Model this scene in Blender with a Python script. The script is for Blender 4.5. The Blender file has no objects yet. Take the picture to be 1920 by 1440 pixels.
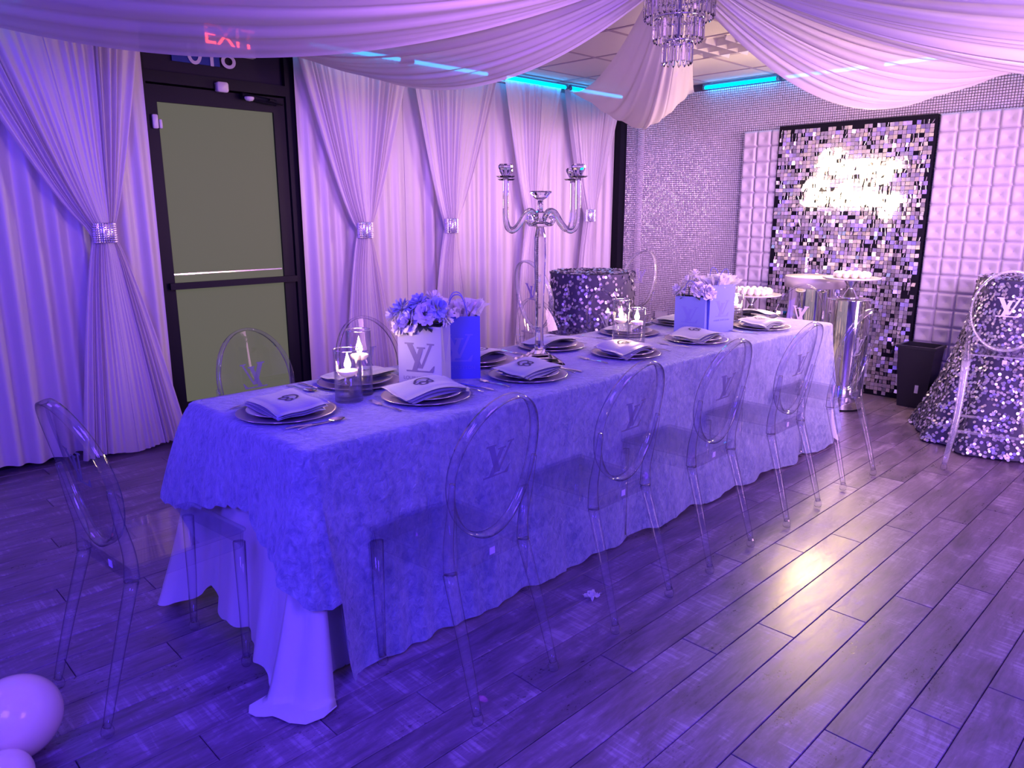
import bpy, math, random
import numpy as np
from math import sin, cos, pi, radians, sqrt, hypot
from mathutils import Vector, Matrix
random.seed(7); np.random.seed(7)
scene = bpy.context.scene
COL = scene.collection

# ------------------------------------------------------------------ camera
H = 1.42; F = 1400.0
PITCH = 0.228103; YAW = radians(45.54825)
cam_d = bpy.data.cameras.new('camera'); cam = bpy.data.objects.new('camera', cam_d); COL.objects.link(cam)
cam_d.sensor_width = 36.0; cam_d.lens = F/1920*36; cam_d.clip_start = 0.02
cam.location = (0, 0, H)
cam.rotation_euler = (pi/2-PITCH, 0, YAW-pi/2)
scene.camera = cam

# ------------------------------------------------------------------ render look
scene.view_settings.view_transform = 'Standard'
scene.view_settings.look = 'None'
scene.view_settings.exposure = 0.0
scene.view_settings.gamma = 1.0
scene.view_settings.use_curve_mapping = False
cy = scene.cycles
cy.max_bounces = 8; cy.diffuse_bounces = 3; cy.glossy_bounces = 4; cy.transmission_bounces = 7
cy.transparent_max_bounces = 40; cy.sample_clamp_indirect = 4.0; cy.caustics_refractive = False; cy.caustics_reflective = False

world = bpy.data.worlds.new('world'); scene.world = world; world.use_nodes = True
world.node_tree.nodes['Background'].inputs[0].default_value = (0.30, 0.16, 0.9, 1)
world.node_tree.nodes['Background'].inputs[1].default_value = 0.3

def area(name, loc, target, size, color, power, sy=None, spread=None):
    l = bpy.data.lights.new(name, 'AREA'); l.energy = power; l.color = color
    l.shape = 'RECTANGLE'; l.size = size; l.size_y = sy or size
    if spread: l.spread = spread
    o = bpy.data.objects.new(name, l); COL.objects.link(o); o.location = loc
    d = Vector(target)-Vector(loc); o.rotation_euler = d.to_track_quat('-Z', 'Y').to_euler()
    return o
# party wash bars in the corner behind the camera, then unseen fills added for brightness
area('blue_wash_light', (-0.75, 0.7, 1.9), (1.6, 2.6, 0.2), 0.7, (0.085, 0.034, 1.0), 76)
area('violet_wash_light', (-0.5, 3.4, 2.2), (1.8, 3.0, 0.3), 0.7, (0.24, 0.07, 1.0), 18)
area('side_fill_light', (1.0, -1.3, 2.0), (2.9, 1.2, 0.0), 0.9, (0.16, 0.055, 1.0), 92)  # blue fill added to tint the floor and table side
area('pink_fill_light', (4.8, -1.25, 1.7), (4.8, 4.7, 1.4), 1.2, (0.93, 0.45, 0.90), 35, spread=1.35)  # unseen pink fill added to brighten the far curtains
area('curtain_fill_light', (1.9, 1.5, 2.2), (3.3, 4.7, 1.2), 0.6, (0.84, 0.35, 0.98), 11, spread=1.7)  # added fill above the table, out of view, aimed at the curtains
area('rose_fill_light', (3.2, 0.1, 1.6), (6.1, 3.0, 1.2), 0.7, (0.95, 0.54, 0.86), 21, spread=1.25)  # added fill for the back wall, no lamp hangs here
area('ceiling_fill_light', (4.0, -1.1, 0.5), (4.6, 3.4, 2.5), 0.7, (0.98, 0.54, 0.90), 30, spread=2.0)  # added out of frame to brighten the ceiling
area('neon_spill_light', (5.85, 2.35, 1.65), (2.6, 1.9, 0.9), 0.5, (1.0, 0.66, 0.36), 36, 0.45)

# ------------------------------------------------------------------ materials
MATS = {}
def new_mat(name):
    m = bpy.data.materials.new(name); m.use_nodes = True; MATS[name] = m
    nt = m.node_tree; nt.nodes.clear()
    out = nt.nodes.new('ShaderNodeOutputMaterial')
    return m, nt, out
def pbsdf(name, color, rough=0.5, metal=0.0, bump=None, sheen=0, emis=None, estr=0, trans=0, ior=1.45, spec=0.5, var=None, coat=0):
    m, nt, out = new_mat(name); N = nt.nodes; L = nt.links
    b = N.new('ShaderNodeBsdfPrincipled'); L.new(b.outputs[0], out.inputs[0])
    b.inputs['Base Color'].default_value = (*color, 1); b.inputs['Roughness'].default_value = rough
    b.inputs['Metallic'].default_value = metal; b.inputs['IOR'].default_value = ior
    b.inputs['Specular IOR Level'].default_value = spec
    b.inputs['Transmission Weight'].default_value = trans; b.inputs['Sheen Weight'].default_value = sheen
    b.inputs['Coat Weight'].default_value = coat
    if emis: b.inputs['Emission Color'].default_value = (*emis, 1); b.inputs['Emission Strength'].default_value = estr
    tc = N.new('ShaderNodeTexCoord')
    if bump:
        sc, st, det = bump
        n = N.new('ShaderNodeTexNoise'); n.inputs['Scale'].default_value = sc; n.inputs['Detail'].default_value = det
        L.new(tc.outputs['Object'], n.inputs['Vector'])
        bp = N.new('ShaderNodeBump'); bp.inputs['Strength'].default_value = st; bp.inputs['Distance'].default_value = 0.01
        L.new(n.outputs['Fac'], bp.inputs['Height']); L.new(bp.outputs[0], b.inputs['Normal'])
    if var:
        sc, c2 = var
        n = N.new('ShaderNodeTexNoise'); n.inputs['Scale'].default_value = sc; n.inputs['Detail'].default_value = 4
        L.new(tc.outputs['Object'], n.inputs['Vector'])
        mx = N.new('ShaderNodeMix'); mx.data_type = 'RGBA'
        mx.inputs[6].default_value = (*color, 1); mx.inputs[7].default_value = (*c2, 1)
        rp = N.new('ShaderNodeMapRange'); rp.inputs[1].default_value = 0.35; rp.inputs[2].default_value = 0.65
        L.new(n.outputs['Fac'], rp.inputs[0]); L.new(rp.outputs[0], mx.inputs[0]); L.new(mx.outputs[2], b.inputs['Base Color'])
    return m
def emit(name, color, strength):
    m, nt, out = new_mat(name)
    e = nt.nodes.new('ShaderNodeEmission'); e.inputs[0].default_value = (*color, 1); e.inputs[1].default_value = strength
    nt.links.new(e.outputs[0], out.inputs[0]); return m

def clear_plastic(name, tint=(0.95, 0.95, 0.975), edge=(0.50, 0.48, 0.62), rough=0.03, base=0.045, haze=0.0, pw=3.2):
    """thin clear sheet: see-through face on, dark and glossy at the grazing edge"""
    m, nt, out = new_mat(name); N = nt.nodes; L = nt.links
    lw = N.new('ShaderNodeLayerWeight'); lw.inputs[0].default_value = 0.5
    p = N.new('ShaderNodeMath'); p.operation = 'POWER'; p.inputs[1].default_value = pw; L.new(lw.outputs['Facing'], p.inputs[0])
    mx = N.new('ShaderNodeMix'); mx.data_type = 'RGBA'; mx.inputs[6].default_value = (*tint, 1); mx.inputs[7].default_value = (*edge, 1)
    L.new(p.outputs[0], mx.inputs[0])
    tr = N.new('ShaderNodeBsdfTransparent'); L.new(mx.outputs[2], tr.inputs[0])
    gl = N.new('ShaderNodeBsdfGlossy'); gl.inputs['Roughness'].default_value = rough; gl.inputs[0].default_value = (1, 1, 1, 1)
    ma = N.new('ShaderNodeMath'); ma.operation = 'MULTIPLY_ADD'; ma.inputs[1].default_value = 0.42; ma.inputs[2].default_value = base
    L.new(p.outputs[0], ma.inputs[0])
    ms = N.new('ShaderNodeMixShader'); L.new(ma.outputs[0], ms.inputs[0]); L.new(tr.outputs[0], ms.inputs[1]); L.new(gl.outputs[0], ms.inputs[2])
    last = ms
    if haze:
        df = N.new('ShaderNodeBsdfDiffuse'); df.inputs[0].default_value = (0.8, 0.8, 0.85, 1)
        m2 = N.new('ShaderNodeMixShader'); m2.inputs[0].default_value = haze
        L.new(ms.outputs[0], m2.inputs[1]); L.new(df.outputs[0], m2.inputs[2]); last = m2
    L.new(last.outputs[0], out.inputs[0]); return m

def fabric_sheer(name, color, transp=0.12, transl=0.35, bump=None):
    m, nt, out = new_mat(name); N = nt.nodes; L = nt.links
    d = N.new('ShaderNodeBsdfDiffuse'); d.inputs[0].default_value = (*color, 1)
    t = N.new('ShaderNodeBsdfTranslucent'); t.inputs[0].default_value = (*color, 1)
    m1 = N.new('ShaderNodeMixShader'); m1.inputs[0].default_value = transl
    L.new(d.outputs[0], m1.inputs[1]); L.new(t.outputs[0], m1.inputs[2])
    g = N.new('ShaderNodeBsdfGlossy'); g.inputs['Roughness'].default_value = 0.38; g.inputs[0].default_value = (.9, .9, .9, 1)
    m3 = N.new('ShaderNodeMixShader'); m3.inputs[0].default_value = 0.06; L.new(m1.outputs[0], m3.inputs[1]); L.new(g.outputs[0], m3.inputs[2])
    tr = N.new('ShaderNodeBsdfTransparent')
    m2 = N.new('ShaderNodeMixShader'); m2.inputs[0].default_value = transp
    L.new(m3.outputs[0], m2.inputs[1]); L.new(tr.outputs[0], m2.inputs[2]); L.new(m2.outputs[0], out.inputs[0])
    if bump:
        tc = N.new('ShaderNodeTexCoord'); mp = N.new('ShaderNodeMapping'); mp.inputs['Scale'].default_value = bump[0]
        L.new(tc.outputs['Object'], mp.inputs[0])
        n = N.new('ShaderNodeTexNoise'); n.inputs['Scale'].default_value = 1; n.inputs['Detail'].default_value = 3
        L.new(mp.outputs[0], n.inputs['Vector'])
        bp = N.new('ShaderNodeBump'); bp.inputs['Strength'].default_value = bump[1]; bp.inputs['Distance'].default_value = 0.02
        L.new(n.outputs['Fac'], bp.inputs['Height']); L.new(bp.outputs[0], d.inputs['Normal']); L.new(bp.outputs[0], g.inputs['Normal'])
    return m

M_acr = clear_plastic('clear_polycarbonate', (0.965, 0.965, 0.985), (0.45, 0.42, 0.58), 0.03, 0.04)
M_acr_rim = clear_plastic('clear_polycarbonate_rim', (0.95, 0.94, 0.98), (0.05, 0.04, 0.14), 0.05, 0.05, 0.015, 4.2)
M_stool_rim = clear_plastic('clear_stool_rim', (0.93, 0.92, 0.97), (0.10, 0.08, 0.2), 0.08, 0.07, 0.17, 3.5)
M_acr_leg = clear_plastic('clear_polycarbonate_leg', (0.95, 0.94, 0.98), (0.08, 0.06, 0.18), 0.05, 0.022, 0.03, 3.2)
M_glass = clear_plastic('vase_glass', (0.985, 0.985, 0.99), (0.62, 0.58, 0.7), 0.02, 0.06)
M_water = clear_plastic('vase_water', (0.98, 0.98, 0.99), (0.78, 0.75, 0.86), 0.02, 0.03)
M_crystal = pbsdf('crystal', (0.97, 0.97, 1.0), 0.02, trans=1.0, ior=1.5, spec=0.7)
M_chrome = pbsdf('chrome', (0.85, 0.85, 0.9), 0.12, 1.0)
M_mirror = pbsdf('mirror_laminate', (0.86, 0.85, 0.88), 0.06, 1.0, bump=(3, 0.12, 2))
M_black = pbsdf('black_frame', (0.008, 0.007, 0.014), 0.5, spec=0.2)
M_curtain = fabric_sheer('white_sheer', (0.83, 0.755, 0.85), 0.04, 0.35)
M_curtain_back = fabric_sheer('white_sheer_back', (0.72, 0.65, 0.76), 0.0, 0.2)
M_swag = fabric_sheer('white_ceiling_voile', (0.80, 0.72, 0.84), 0.10, 0.42)
M_white_cloth = pbsdf('white_polyester', (0.60, 0.58, 0.68), 0.75, bump=(9, 0.25, 4))
M_plate = pbsdf('plate_white', (0.62, 0.60, 0.64), 0.18, coat=0.3)
M_charger = pbsdf('charger_silver', (0.36, 0.32, 0.42), 0.34, 0.35)
M_rim = pbsdf('silver_rim', (0.9, 0.86, 0.88), 0.15, 1.0)
M_napkin = pbsdf('satin_napkin', (0.36, 0.38, 0.56), 0.38, sheen=0.3, bump=(60, 0.08, 2))
M_print = pbsdf('dark_print', (0.07, 0.06, 0.14), 0.6)
M_logo_grey = pbsdf('grey_print', (0.13, 0.10, 0.27), 0.5)
M_logo_blue = pbsdf('blue_print', (0.17, 0.18, 0.60), 0.5)
M_logo_chair = clear_plastic('frosted_print', (0.52, 0.50, 0.80), (0.4, 0.38, 0.6), 0.3, 0.03, 0.16)
M_logo_white = pbsdf('white_vinyl', (0.66, 0.56, 0.85), 0.45)
M_bag_white = pbsdf('white_paper', (0.33, 0.32, 0.50), 0.6, bump=(20, 0.05, 2))
M_bag_blue = pbsdf('blue_paper', (0.10, 0.13, 0.60), 0.6, bump=(20, 0.05, 2))
M_bag_blue2 = pbsdf('pale_blue_paper', (0.20, 0.24, 0.62), 0.6, bump=(20, 0.05, 2))
M_petal = pbsdf('lilac_petal', (0.72, 0.68, 0.84), 0.6, sheen=0.3)
M_petal_w = pbsdf('white_petal', (0.84, 0.80, 0.86), 0.6, sheen=0.3)
M_petal_b = pbsdf('blue_petal', (0.38, 0.42, 0.82), 0.6, sheen=0.3)
M_leaf = pbsdf('leaf_green', (0.07, 0.10, 0.06), 0.55)
M_tissue = fabric_sheer('white_tissue', (0.88, 0.86, 0.9), 0.1, 0.4)
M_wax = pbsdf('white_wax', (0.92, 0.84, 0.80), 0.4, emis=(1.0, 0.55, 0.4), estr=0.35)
M_flame = emit('flame', (1.0, 0.72, 0.42), 60.0)
M_led = emit('led_tube_cyan', (0.0, 0.42, 1.0), 12.0)
M_led_rear = emit('led_tube_blue', (0.02, 0.25, 1.0), 9.0)
M_neon = emit('neon_warm_white', (1.0, 0.74, 0.46), 34.0)
M_exit = emit('exit_letters_red', (1.0, 0.06, 0.04), 16.0)
M_offwhite = pbsdf('white_plastic', (0.72, 0.68, 0.72), 0.4)
M_paint = pbsdf('wall_paint', (0.62, 0.56, 0.66), 0.7, bump=(80, 0.05, 3))
M_dark_wall = pbsdf('dark_storefront', (0.02, 0.014, 0.035), 0.6, spec=0.2)
M_tile = pbsdf('ceiling_tile_board', (0.74, 0.70, 0.70), 0.9, bump=(160, 0.35, 5))
M_tbar = pbsdf('ceiling_grid_metal', (0.42, 0.33, 0.42), 0.5)
M_troffer = pbsdf('troffer_metal', (0.80, 0.76, 0.74), 0.35, 0.4)
M_leather = pbsdf('white_leatherette', (0.66, 0.60, 0.68), 0.42, bump=(90, 0.12, 3))
M_stud = pbsdf('rhinestone_silver', (0.92, 0.86, 0.94), 0.28, 0.4)
M_studback = pbsdf('mesh_backing', (0.09, 0.065, 0.11), 0.6)
M_bin = pbsdf('black_bin_plastic', (0.02, 0.018, 0.028), 0.35)
M_balloon = pbsdf('white_latex', (0.95, 0.80, 0.62), 0.22, coat=0.4)
M_treat = pbsdf('white_candy', (0.88, 0.80, 0.76), 0.4)
M_drum = pbsdf('pedestal_white_top', (0.66, 0.60, 0.66), 0.35, 0.15)
M_floorbase = pbsdf('floor_joint', (0.03, 0.025, 0.05), 0.8)
M_wood = pbsdf('table_laminate', (0.5, 0.48, 0.46), 0.5)
M_led_housing = pbsdf('led_housing', (0.1, 0.35, 0.45), 0.3)

# frosted door film (dim light behind it)
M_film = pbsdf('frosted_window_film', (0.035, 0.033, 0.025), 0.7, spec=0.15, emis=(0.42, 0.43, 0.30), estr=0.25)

def mat_sequin(name, c, rough):
    m, nt, out = new_mat(name); N = nt.nodes; L = nt.links
    b = N.new('ShaderNodeBsdfPrincipled'); L.new(b.outputs[0], out.inputs[0])
    b.inputs['Base Color'].default_value = (*c, 1); b.inputs['Metallic'].default_value = 1; b.inputs['Roughness'].default_value = rough
    return m
M_seq = pbsdf('silver_sequin', (0.66, 0.61, 0.78), 0.28, 0.8)
M_seq_tile = pbsdf('mirror_sequin', (0.90, 0.85, 0.92), 0.22, 0.86)
M_seq_cloth = pbsdf('dark_sequin_fabric', (0.055, 0.045, 0.11), 0.6)

def mat_velvet():
    m, nt, out = new_mat('crushed_velvet'); N = nt.nodes; L = nt.links
    b = N.new('ShaderNodeBsdfPrincipled'); L.new(b.outputs[0], out.inputs[0])
    tc = N.new('ShaderNodeTexCoord')
    mp = N.new('ShaderNodeMapping'); mp.inputs['Scale'].default_value = (1, 1, 0.75); L.new(tc.outputs['Object'], mp.inputs[0])
    n1 = N.new('ShaderNodeTexNoise'); n1.inputs['Scale'].default_value = 46; n1.inputs['Detail'].default_value = 7; n1.inputs['Distortion'].default_value = 0.5; n1.inputs['Roughness'].default_value = 0.65
    n2 = N.new('ShaderNodeTexNoise'); n2.inputs['Scale'].default_value = 7; n2.inputs['Detail'].default_value = 5; n2.inputs['Distortion'].default_value = 0.6
    L.new(mp.outputs[0], n1.inputs['Vector']); L.new(mp.outputs[0], n2.inputs['Vector'])
    ad = N.new('ShaderNodeMath'); ad.operation = 'MULTIPLY_ADD'; ad.inputs[1].default_value = 0.45
    L.new(n2.outputs['Fac'], ad.inputs[0]); L.new(n1.outputs['Fac'], ad.inputs[2])
    cr = N.new('ShaderNodeValToRGB'); e = cr.color_ramp.elements
    e[0].position = 0.52; e[0].color = (0.14, 0.17, 0.36, 1); e[1].position = 0.96; e[1].color = (0.42, 0.46, 0.66, 1)
    L.new(ad.outputs[0], cr.inputs[0]); L.new(cr.outputs[0], b.inputs['Base Color'])
    b.inputs['Roughness'].default_value = 0.5; b.inputs['Sheen Weight'].default_value = 1.0; b.inputs['Sheen Roughness'].default_value = 0.35
    b.inputs['Sheen Tint'].default_value = (0.75, 0.75, 1, 1)
    bp = N.new('ShaderNodeBump'); bp.inputs['Strength'].default_value = 1.0; bp.inputs['Distance'].default_value = 0.014
    L.new(ad.outputs[0], bp.inputs['Height']); L.new(bp.outputs[0], b.inputs['Normal'])
    return m
M_velvet = mat_velvet()

def mat_plank():
    m, nt, out = new_mat('weathered_wood_plank'); N = nt.nodes; L = nt.links
    b = N.new('ShaderNodeBsdfPrincipled'); L.new(b.outputs[0], out.inputs[0])
    tc = N.new('ShaderNodeTexCoord'); oi = N.new('ShaderNodeObjectInfo')
    geo = N.new('ShaderNodeNewGeometry')
    # every plank takes its own patch of the pattern
    cmb = N.new('ShaderNodeVectorMath'); cmb.operation = 'SCALE'; cmb.inputs['Scale'].default_value = 37.0
    vv = N.new('ShaderNodeCombineXYZ'); L.new(oi.outputs['Random'], vv.inputs[0]); L.new(oi.outputs['Random'], vv.inputs[1])
    L.new(vv.outputs[0], cmb.inputs[0])
    add = N.new('ShaderNodeVectorMath'); L.new(tc.outputs['Object'], add.inputs[0]); L.new(cmb.outputs[0], add.inputs[1])
    def noise(scale, det, dist=0, vec=None, rough=0.55):
        mp = N.new('ShaderNodeMapping'); mp.inputs['Scale'].default_value = scale; L.new(add.outputs[0], mp.inputs[0])
        n = N.new('ShaderNodeTexNoise'); n.inputs['Scale'].default_value = 1; n.inputs['Detail'].default_value = det; n.inputs['Distortion'].default_value = dist
        n.inputs['Roughness'].default_value = rough
        L.new(mp.outputs[0], n.inputs['Vector']); return n.outputs['Fac']
    grain = noise((7, 60, 1), 7, 0.6)
    patch = noise((2.6, 7, 1), 5, 0.4, rough=0.7)
    speck = noise((70, 110, 1), 4, 0)
    saw = noise((60, 3.0, 1), 3, 0.2)
    def mr(x, a, bb, c=0., d=1.):
        r = N.new('ShaderNodeMapRange'); r.inputs[1].default_value = a; r.inputs[2].default_value = bb; r.inputs[3].default_value = c; r.inputs[4].default_value = d
        L.new(x, r.inputs[0]); return r.outputs[0]
    def mul(a, b_):
        x = N.new('ShaderNodeMath'); x.operation = 'MULTIPLY'
        L.new(a, x.inputs[0])
        if isinstance(b_, float): x.inputs[1].default_value = b_
        else: L.new(b_, x.inputs[1])
        return x.outputs[0]
    def plus(a, b_):
        x = N.new('ShaderNodeMath'); x.operation = 'ADD'; L.new(a, x.inputs[0]); L.new(b_, x.inputs[1]); return x.outputs[0]
    v = plus(mul(mr(grain, .3, .7), 0.30), mul(mr(patch, .34, .68), 0.58))
    # chatter marks of the saw run across some planks
    v = plus(v, mul(mul(mr(saw, .5, .62), mr(patch, .49, .62)), 0.40))
    dark = mul(mr(speck, .56, .66), mr(noise((4, 9, 1), 4), .52, .66))
    v = plus(v, mul(dark, -0.5))
    v = plus(v, mr(oi.outputs['Random'], 0, 1, -0.07, 0.11))
    cr = N.new('ShaderNodeValToRGB'); e = cr.color_ramp.elements
    e[0].position = 0.05; e[0].color = (0.075, 0.058, 0.085, 1); e[1].position = 1.0; e[1].color = (0.35, 0.265, 0.42, 1)
    k = cr.color_ramp.elements.new(0.5); k.color = (0.180, 0.122, 0.215, 1)
    L.new(v, cr.inputs[0]); L.new(cr.outputs[0], b.inputs['Base Color'])
    L.new(mr(v, 0, 1, 0.27, 0.40), b.inputs['Roughness']); b.inputs['Specular IOR Level'].default_value = 0.7
    bp = N.new('ShaderNodeBump'); bp.inputs['Strength'].default_value = 0.10; bp.inputs['Distance'].default_value = 0.003
    L.new(v, bp.inputs['Height']); L.new(bp.outputs[0], b.inputs['Normal'])
    return m
M_plank = mat_plank()

# ------------------------------------------------------------------ mesh helpers
class MB:
    def __init__(s): s.v = []; s.f = []
    def add(s, vs, fs):
        o = len(s.v); s.v += [tuple(x) for x in vs]; s.f += [tuple(i+o for i in f) for f in fs]; return s
    def box(s, x0, x1, y0, y1, z0, z1):
        vs = [(x, y, z) for x in (x0, x1) for y in (y0, y1) for z in (z0, z1)]
        return s.add(vs, [(0, 1, 3, 2), (4, 6, 7, 5), (0, 4, 5, 1), (2, 3, 7, 6), (0, 2, 6, 4), (1, 5, 7, 3)])
    def obox(s, c, ax, ay, az):
        c, ax, ay, az = map(Vector, (c, ax, ay, az))
        vs = [c+ax*i+ay*j+az*k for i in (-1, 1) for j in (-1, 1) for k in (-1, 1)]
        return s.add(vs, [(0, 1, 3, 2), (4, 6, 7, 5), (0, 4, 5, 1), (2, 3, 7, 6), (0, 2, 6, 4), (1, 5, 7, 3)])
    def lathe(s, prof, n=24, c=(0, 0, 0), cap=True, sx=1, sy=1):
        vs = []; fs = []
        for r, z in prof:
            for i in range(n):
                a = 2*pi*i/n; vs.append((c[0]+r*cos(a)*sx, c[1]+r*sin(a)*sy, c[2]+z))
        for j in range(len(prof)-1):
            for i in range(n):
                k = (i+1) % n; fs.append((j*n+i, j*n+k, (j+1)*n+k, (j+1)*n+i))
        if cap: fs.append(tuple(reversed(range(n)))); fs.append(tuple((len(prof)-1)*n+i for i in range(n)))
        return s.add(vs, fs)
    def tube(s, pts, r, n=8, cap=True, closed=False, flat=None, up=(0, 0, 1)):
        """r float or list; flat=(a,b) gives a rectangular/elliptic section scale"""
        P = [Vector(p) for p in pts]; m = len(P); vs = []; fs = []
        R = r if isinstance(r, (list, tuple)) else [r]*m
        prev = None
        for i, p in enumerate(P):
            if closed: t = P[(i+1) % m]-P[i-1]
            else: t = P[min(i+1, m-1)]-P[max(i-1, 0)]
            t.normalize()
            if prev is None:
                a = Vector(up)
                if abs(t.dot(a)) > .95: a = Vector((1, 0, 0))
                u = t.cross(a).normalized()
            else:
                u = prev - t*prev.dot(t); u.normalize()
            prev = u; w = t.cross(u)
            for k in range(n):
                q = 2*pi*(k+.5)/n
                ca, sa = cos(q), sin(q)
                if flat: ca *= flat[0]; sa *= flat[1]
                vs.append(p+(u*ca+w*sa)*R[i])
        for j in range(m if closed else m-1):
            for k in range(n):
                a, b = j*n, ((j+1) % m)*n
                fs.append((a+k, a+(k+1) % n, b+(k+1) % n, b+k))
        if cap and not closed: fs.append(tuple(reversed(range(n)))); fs.append(tuple((m-1)*n+k for k in range(n)))
        return s.add(vs, fs)
    def grid(s, fn, nu, nv, closeu=False):
        vs = [fn(i/(nu if closeu else nu-1), j/(nv-1)) for j in range(nv) for i in range(nu)]
        fs = []
        for j in range(nv-1):
            for i in range(nu if closeu else nu-1):
                k = (i+1) % nu; fs.append((j*nu+i, j*nu+k, (j+1)*nu+k, (j+1)*nu+i))
        return s.add(vs, fs)
    def sphere(s, c, r, n=12, m=8, sz=1):
        prof = [(max(1e-4, r*sin(pi*j/m)), -r*sz*cos(pi*j/m)) for j in range(m+1)]
        return s.lathe(prof, n, c, cap=False)
    def mesh(s, name, mat, smooth=False):
        me = bpy.data.meshes.new(name); me.from_pydata(s.v, [], s.f)
        if mat: me.materials.append(mat)
        if smooth: me.polygons.foreach_set('use_smooth', [True]*len(me.polygons))
        me.update(); return me
    def obj(s, name, mat, parent=None, smooth=False, label=None, kind=None):
        o = bpy.data.objects.new(name, s.mesh(name, mat, smooth)); COL.objects.link(o)
        if parent: o.parent = parent
        if label: o['label'] = label
        if kind: o['kind'] = kind
        return o
def tag(o, label, cat, group=None, kind=None):
    o['label'] = label; o['category'] = cat
    if group: o['group'] = group
    if kind: o['kind'] = kind
    return o
def thing(name, label, cat, loc=(0, 0, 0), rot=0, group=None):
    o = bpy.data.objects.new(name, None); o.empty_display_size = 0.05; COL.objects.link(o)
    o.location = loc; o.rotation_euler = (0, 0, rot); return tag(o, label, cat, group)
def struct(o): o['kind'] = 'structure'; return o
def dup(root, loc, rot, label, group=None):
    def cp(o, par):
        c = o.copy(); COL.objects.link(c); c.parent = par
        for ch in o.children: cp(ch, c)
        return c
    kids = list(root.children); c = root.copy(); COL.objects.link(c)
    for ch in kids: cp(ch, c)
    c.location = loc
    c.rotation_euler = rot if isinstance(rot, (tuple, list)) else (0, 0, rot)
    c['label'] = label
    if group: c['group'] = group
    return c
def catmull(pts, k=6, closed=False):
    P = [np.array(p, float) for p in pts]; n = len(P); out = []
    rng = range(n if closed else n-1)
    for i in rng:
        if closed: a, b, c, d = P[i-1], P[i], P[(i+1) % n], P[(i+2) % n]
        else: a, b, c, d = P[max(i-1, 0)], P[i], P[i+1], P[min(i+2, n-1)]
        for j in range(k):
            t = j/k
            out.append(.5*((2*b)+(c-a)*t+(2*a-5*b+4*c-d)*t*t+(3*b-a-3*c+d)*t**3))
    if not closed: out.append(P[-1])
    return [tuple(x) for x in out]
def interp(x, xs, ys): return float(np.interp(x, xs, ys))

# ------------------------------------------------------------------ room shell
XB, YL, ZC = 6.13, 4.86, 2.51
XR, YR = -1.5, -1.6
fl = struct(MB().box(XR, XB, YR, YL, -0.06, -0.006).obj('floor', M_floorbase))
# planks: each its own piece, laid in staggered rows
PW, PL = 0.1341, 1.207
plank_mesh = None
mb = MB(); g = .0012; bv = .0016
x0, x1, y0, y1 = g, PL-g, g, PW-g
mb.add([(x0, y0, -.006), (x1, y0, -.006), (x1, y1, -.006), (x0, y1, -.006),
        (x0, y0, -bv), (x1, y0, -bv), (x1, y1, -bv), (x0, y1, -bv),
        (x0+bv, y0+bv, 0), (x1-bv, y0+bv, 0), (x1-bv, y1-bv, 0), (x0+bv, y1-bv, 0)],
       [(4, 5, 9, 8), (5, 6, 10, 9), (6, 7, 11, 10), (7, 4, 8, 11), (8, 9, 10, 11), (0, 1, 5, 4), (1, 2, 6, 5), (2, 3, 7, 6), (3, 0, 4, 7)])
plank_mesh = mb.mesh('plank', M_plank)
short = {}
for k in range(-27, 21):
    yb = 1.359-.1341*(k+1)+.0+.0     # lower edge of the row
    if yb < YR or yb+PW > YL+.05: continue
    j0 = 1.739+.2745*k
    j0 = j0-math.ceil((j0-XR)/PL)*PL
    x = j0
    while x < XB:
        a, b = max(x, XR), min(x+PL, XB)
        if b-a > .05 and b > -0.3:
            o = bpy.data.objects.new('plank', plank_mesh); COL.objects.link(o); o.parent = fl
            o.location = (a, yb, 0); o.scale = ((b-a)/PL, 1, 1)
        x += PL

ce = struct(MB().box(XR, XB, YR, YL, ZC+.02, ZC+.1).obj('ceiling', M_tile))
TX, TY, T = 3.93, 3.15, 0.6
tile_me = None
mb = MB(); q = .012
mb.add([(q, q, .012), (T-q, q, .012), (T-q, T-q, .012), (q, T-q, .012), (q, q, 0), (T-q, q, 0), (T-q, T-q, 0), (q, T-q, 0)],
       [(4, 7, 6, 5), (0, 1, 5, 4), (1, 2, 6, 5), (2, 3, 7, 6), (3, 0, 4, 7)])
tile_me = mb.mesh('ceiling_tile', M_tile)
for i in range(-9, 4):
    for j in range(-8, 3):
        ax, ay = TX+T*i, TY+T*j
        if ax < XR or ay < YR: continue
        if (i, j) == (1, -1): continue
        o = bpy.data.objects.new('ceiling_tile', tile_me); COL.objects.link(o); o.parent = ce
        sx = min(1, (XB-ax)/T); sy = min(1, (YL-ay)/T)
        o.location = (ax, ay, ZC); o.scale = (sx, sy, 1)
mb = MB()
for i in range(-9, 4):
    x = TX+T*i
    if x > XR: mb.box(x-.011, x+.011, YR, YL, ZC-.004, ZC+.014)
for j in range(-8, 3):
    y = TY+T*j
    if y > YR: mb.box(XR, XB, y-.011, y+.011, ZC-.0035, ZC+.0135)
mb.obj('ceiling_grid', M_tbar, ce)
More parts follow.
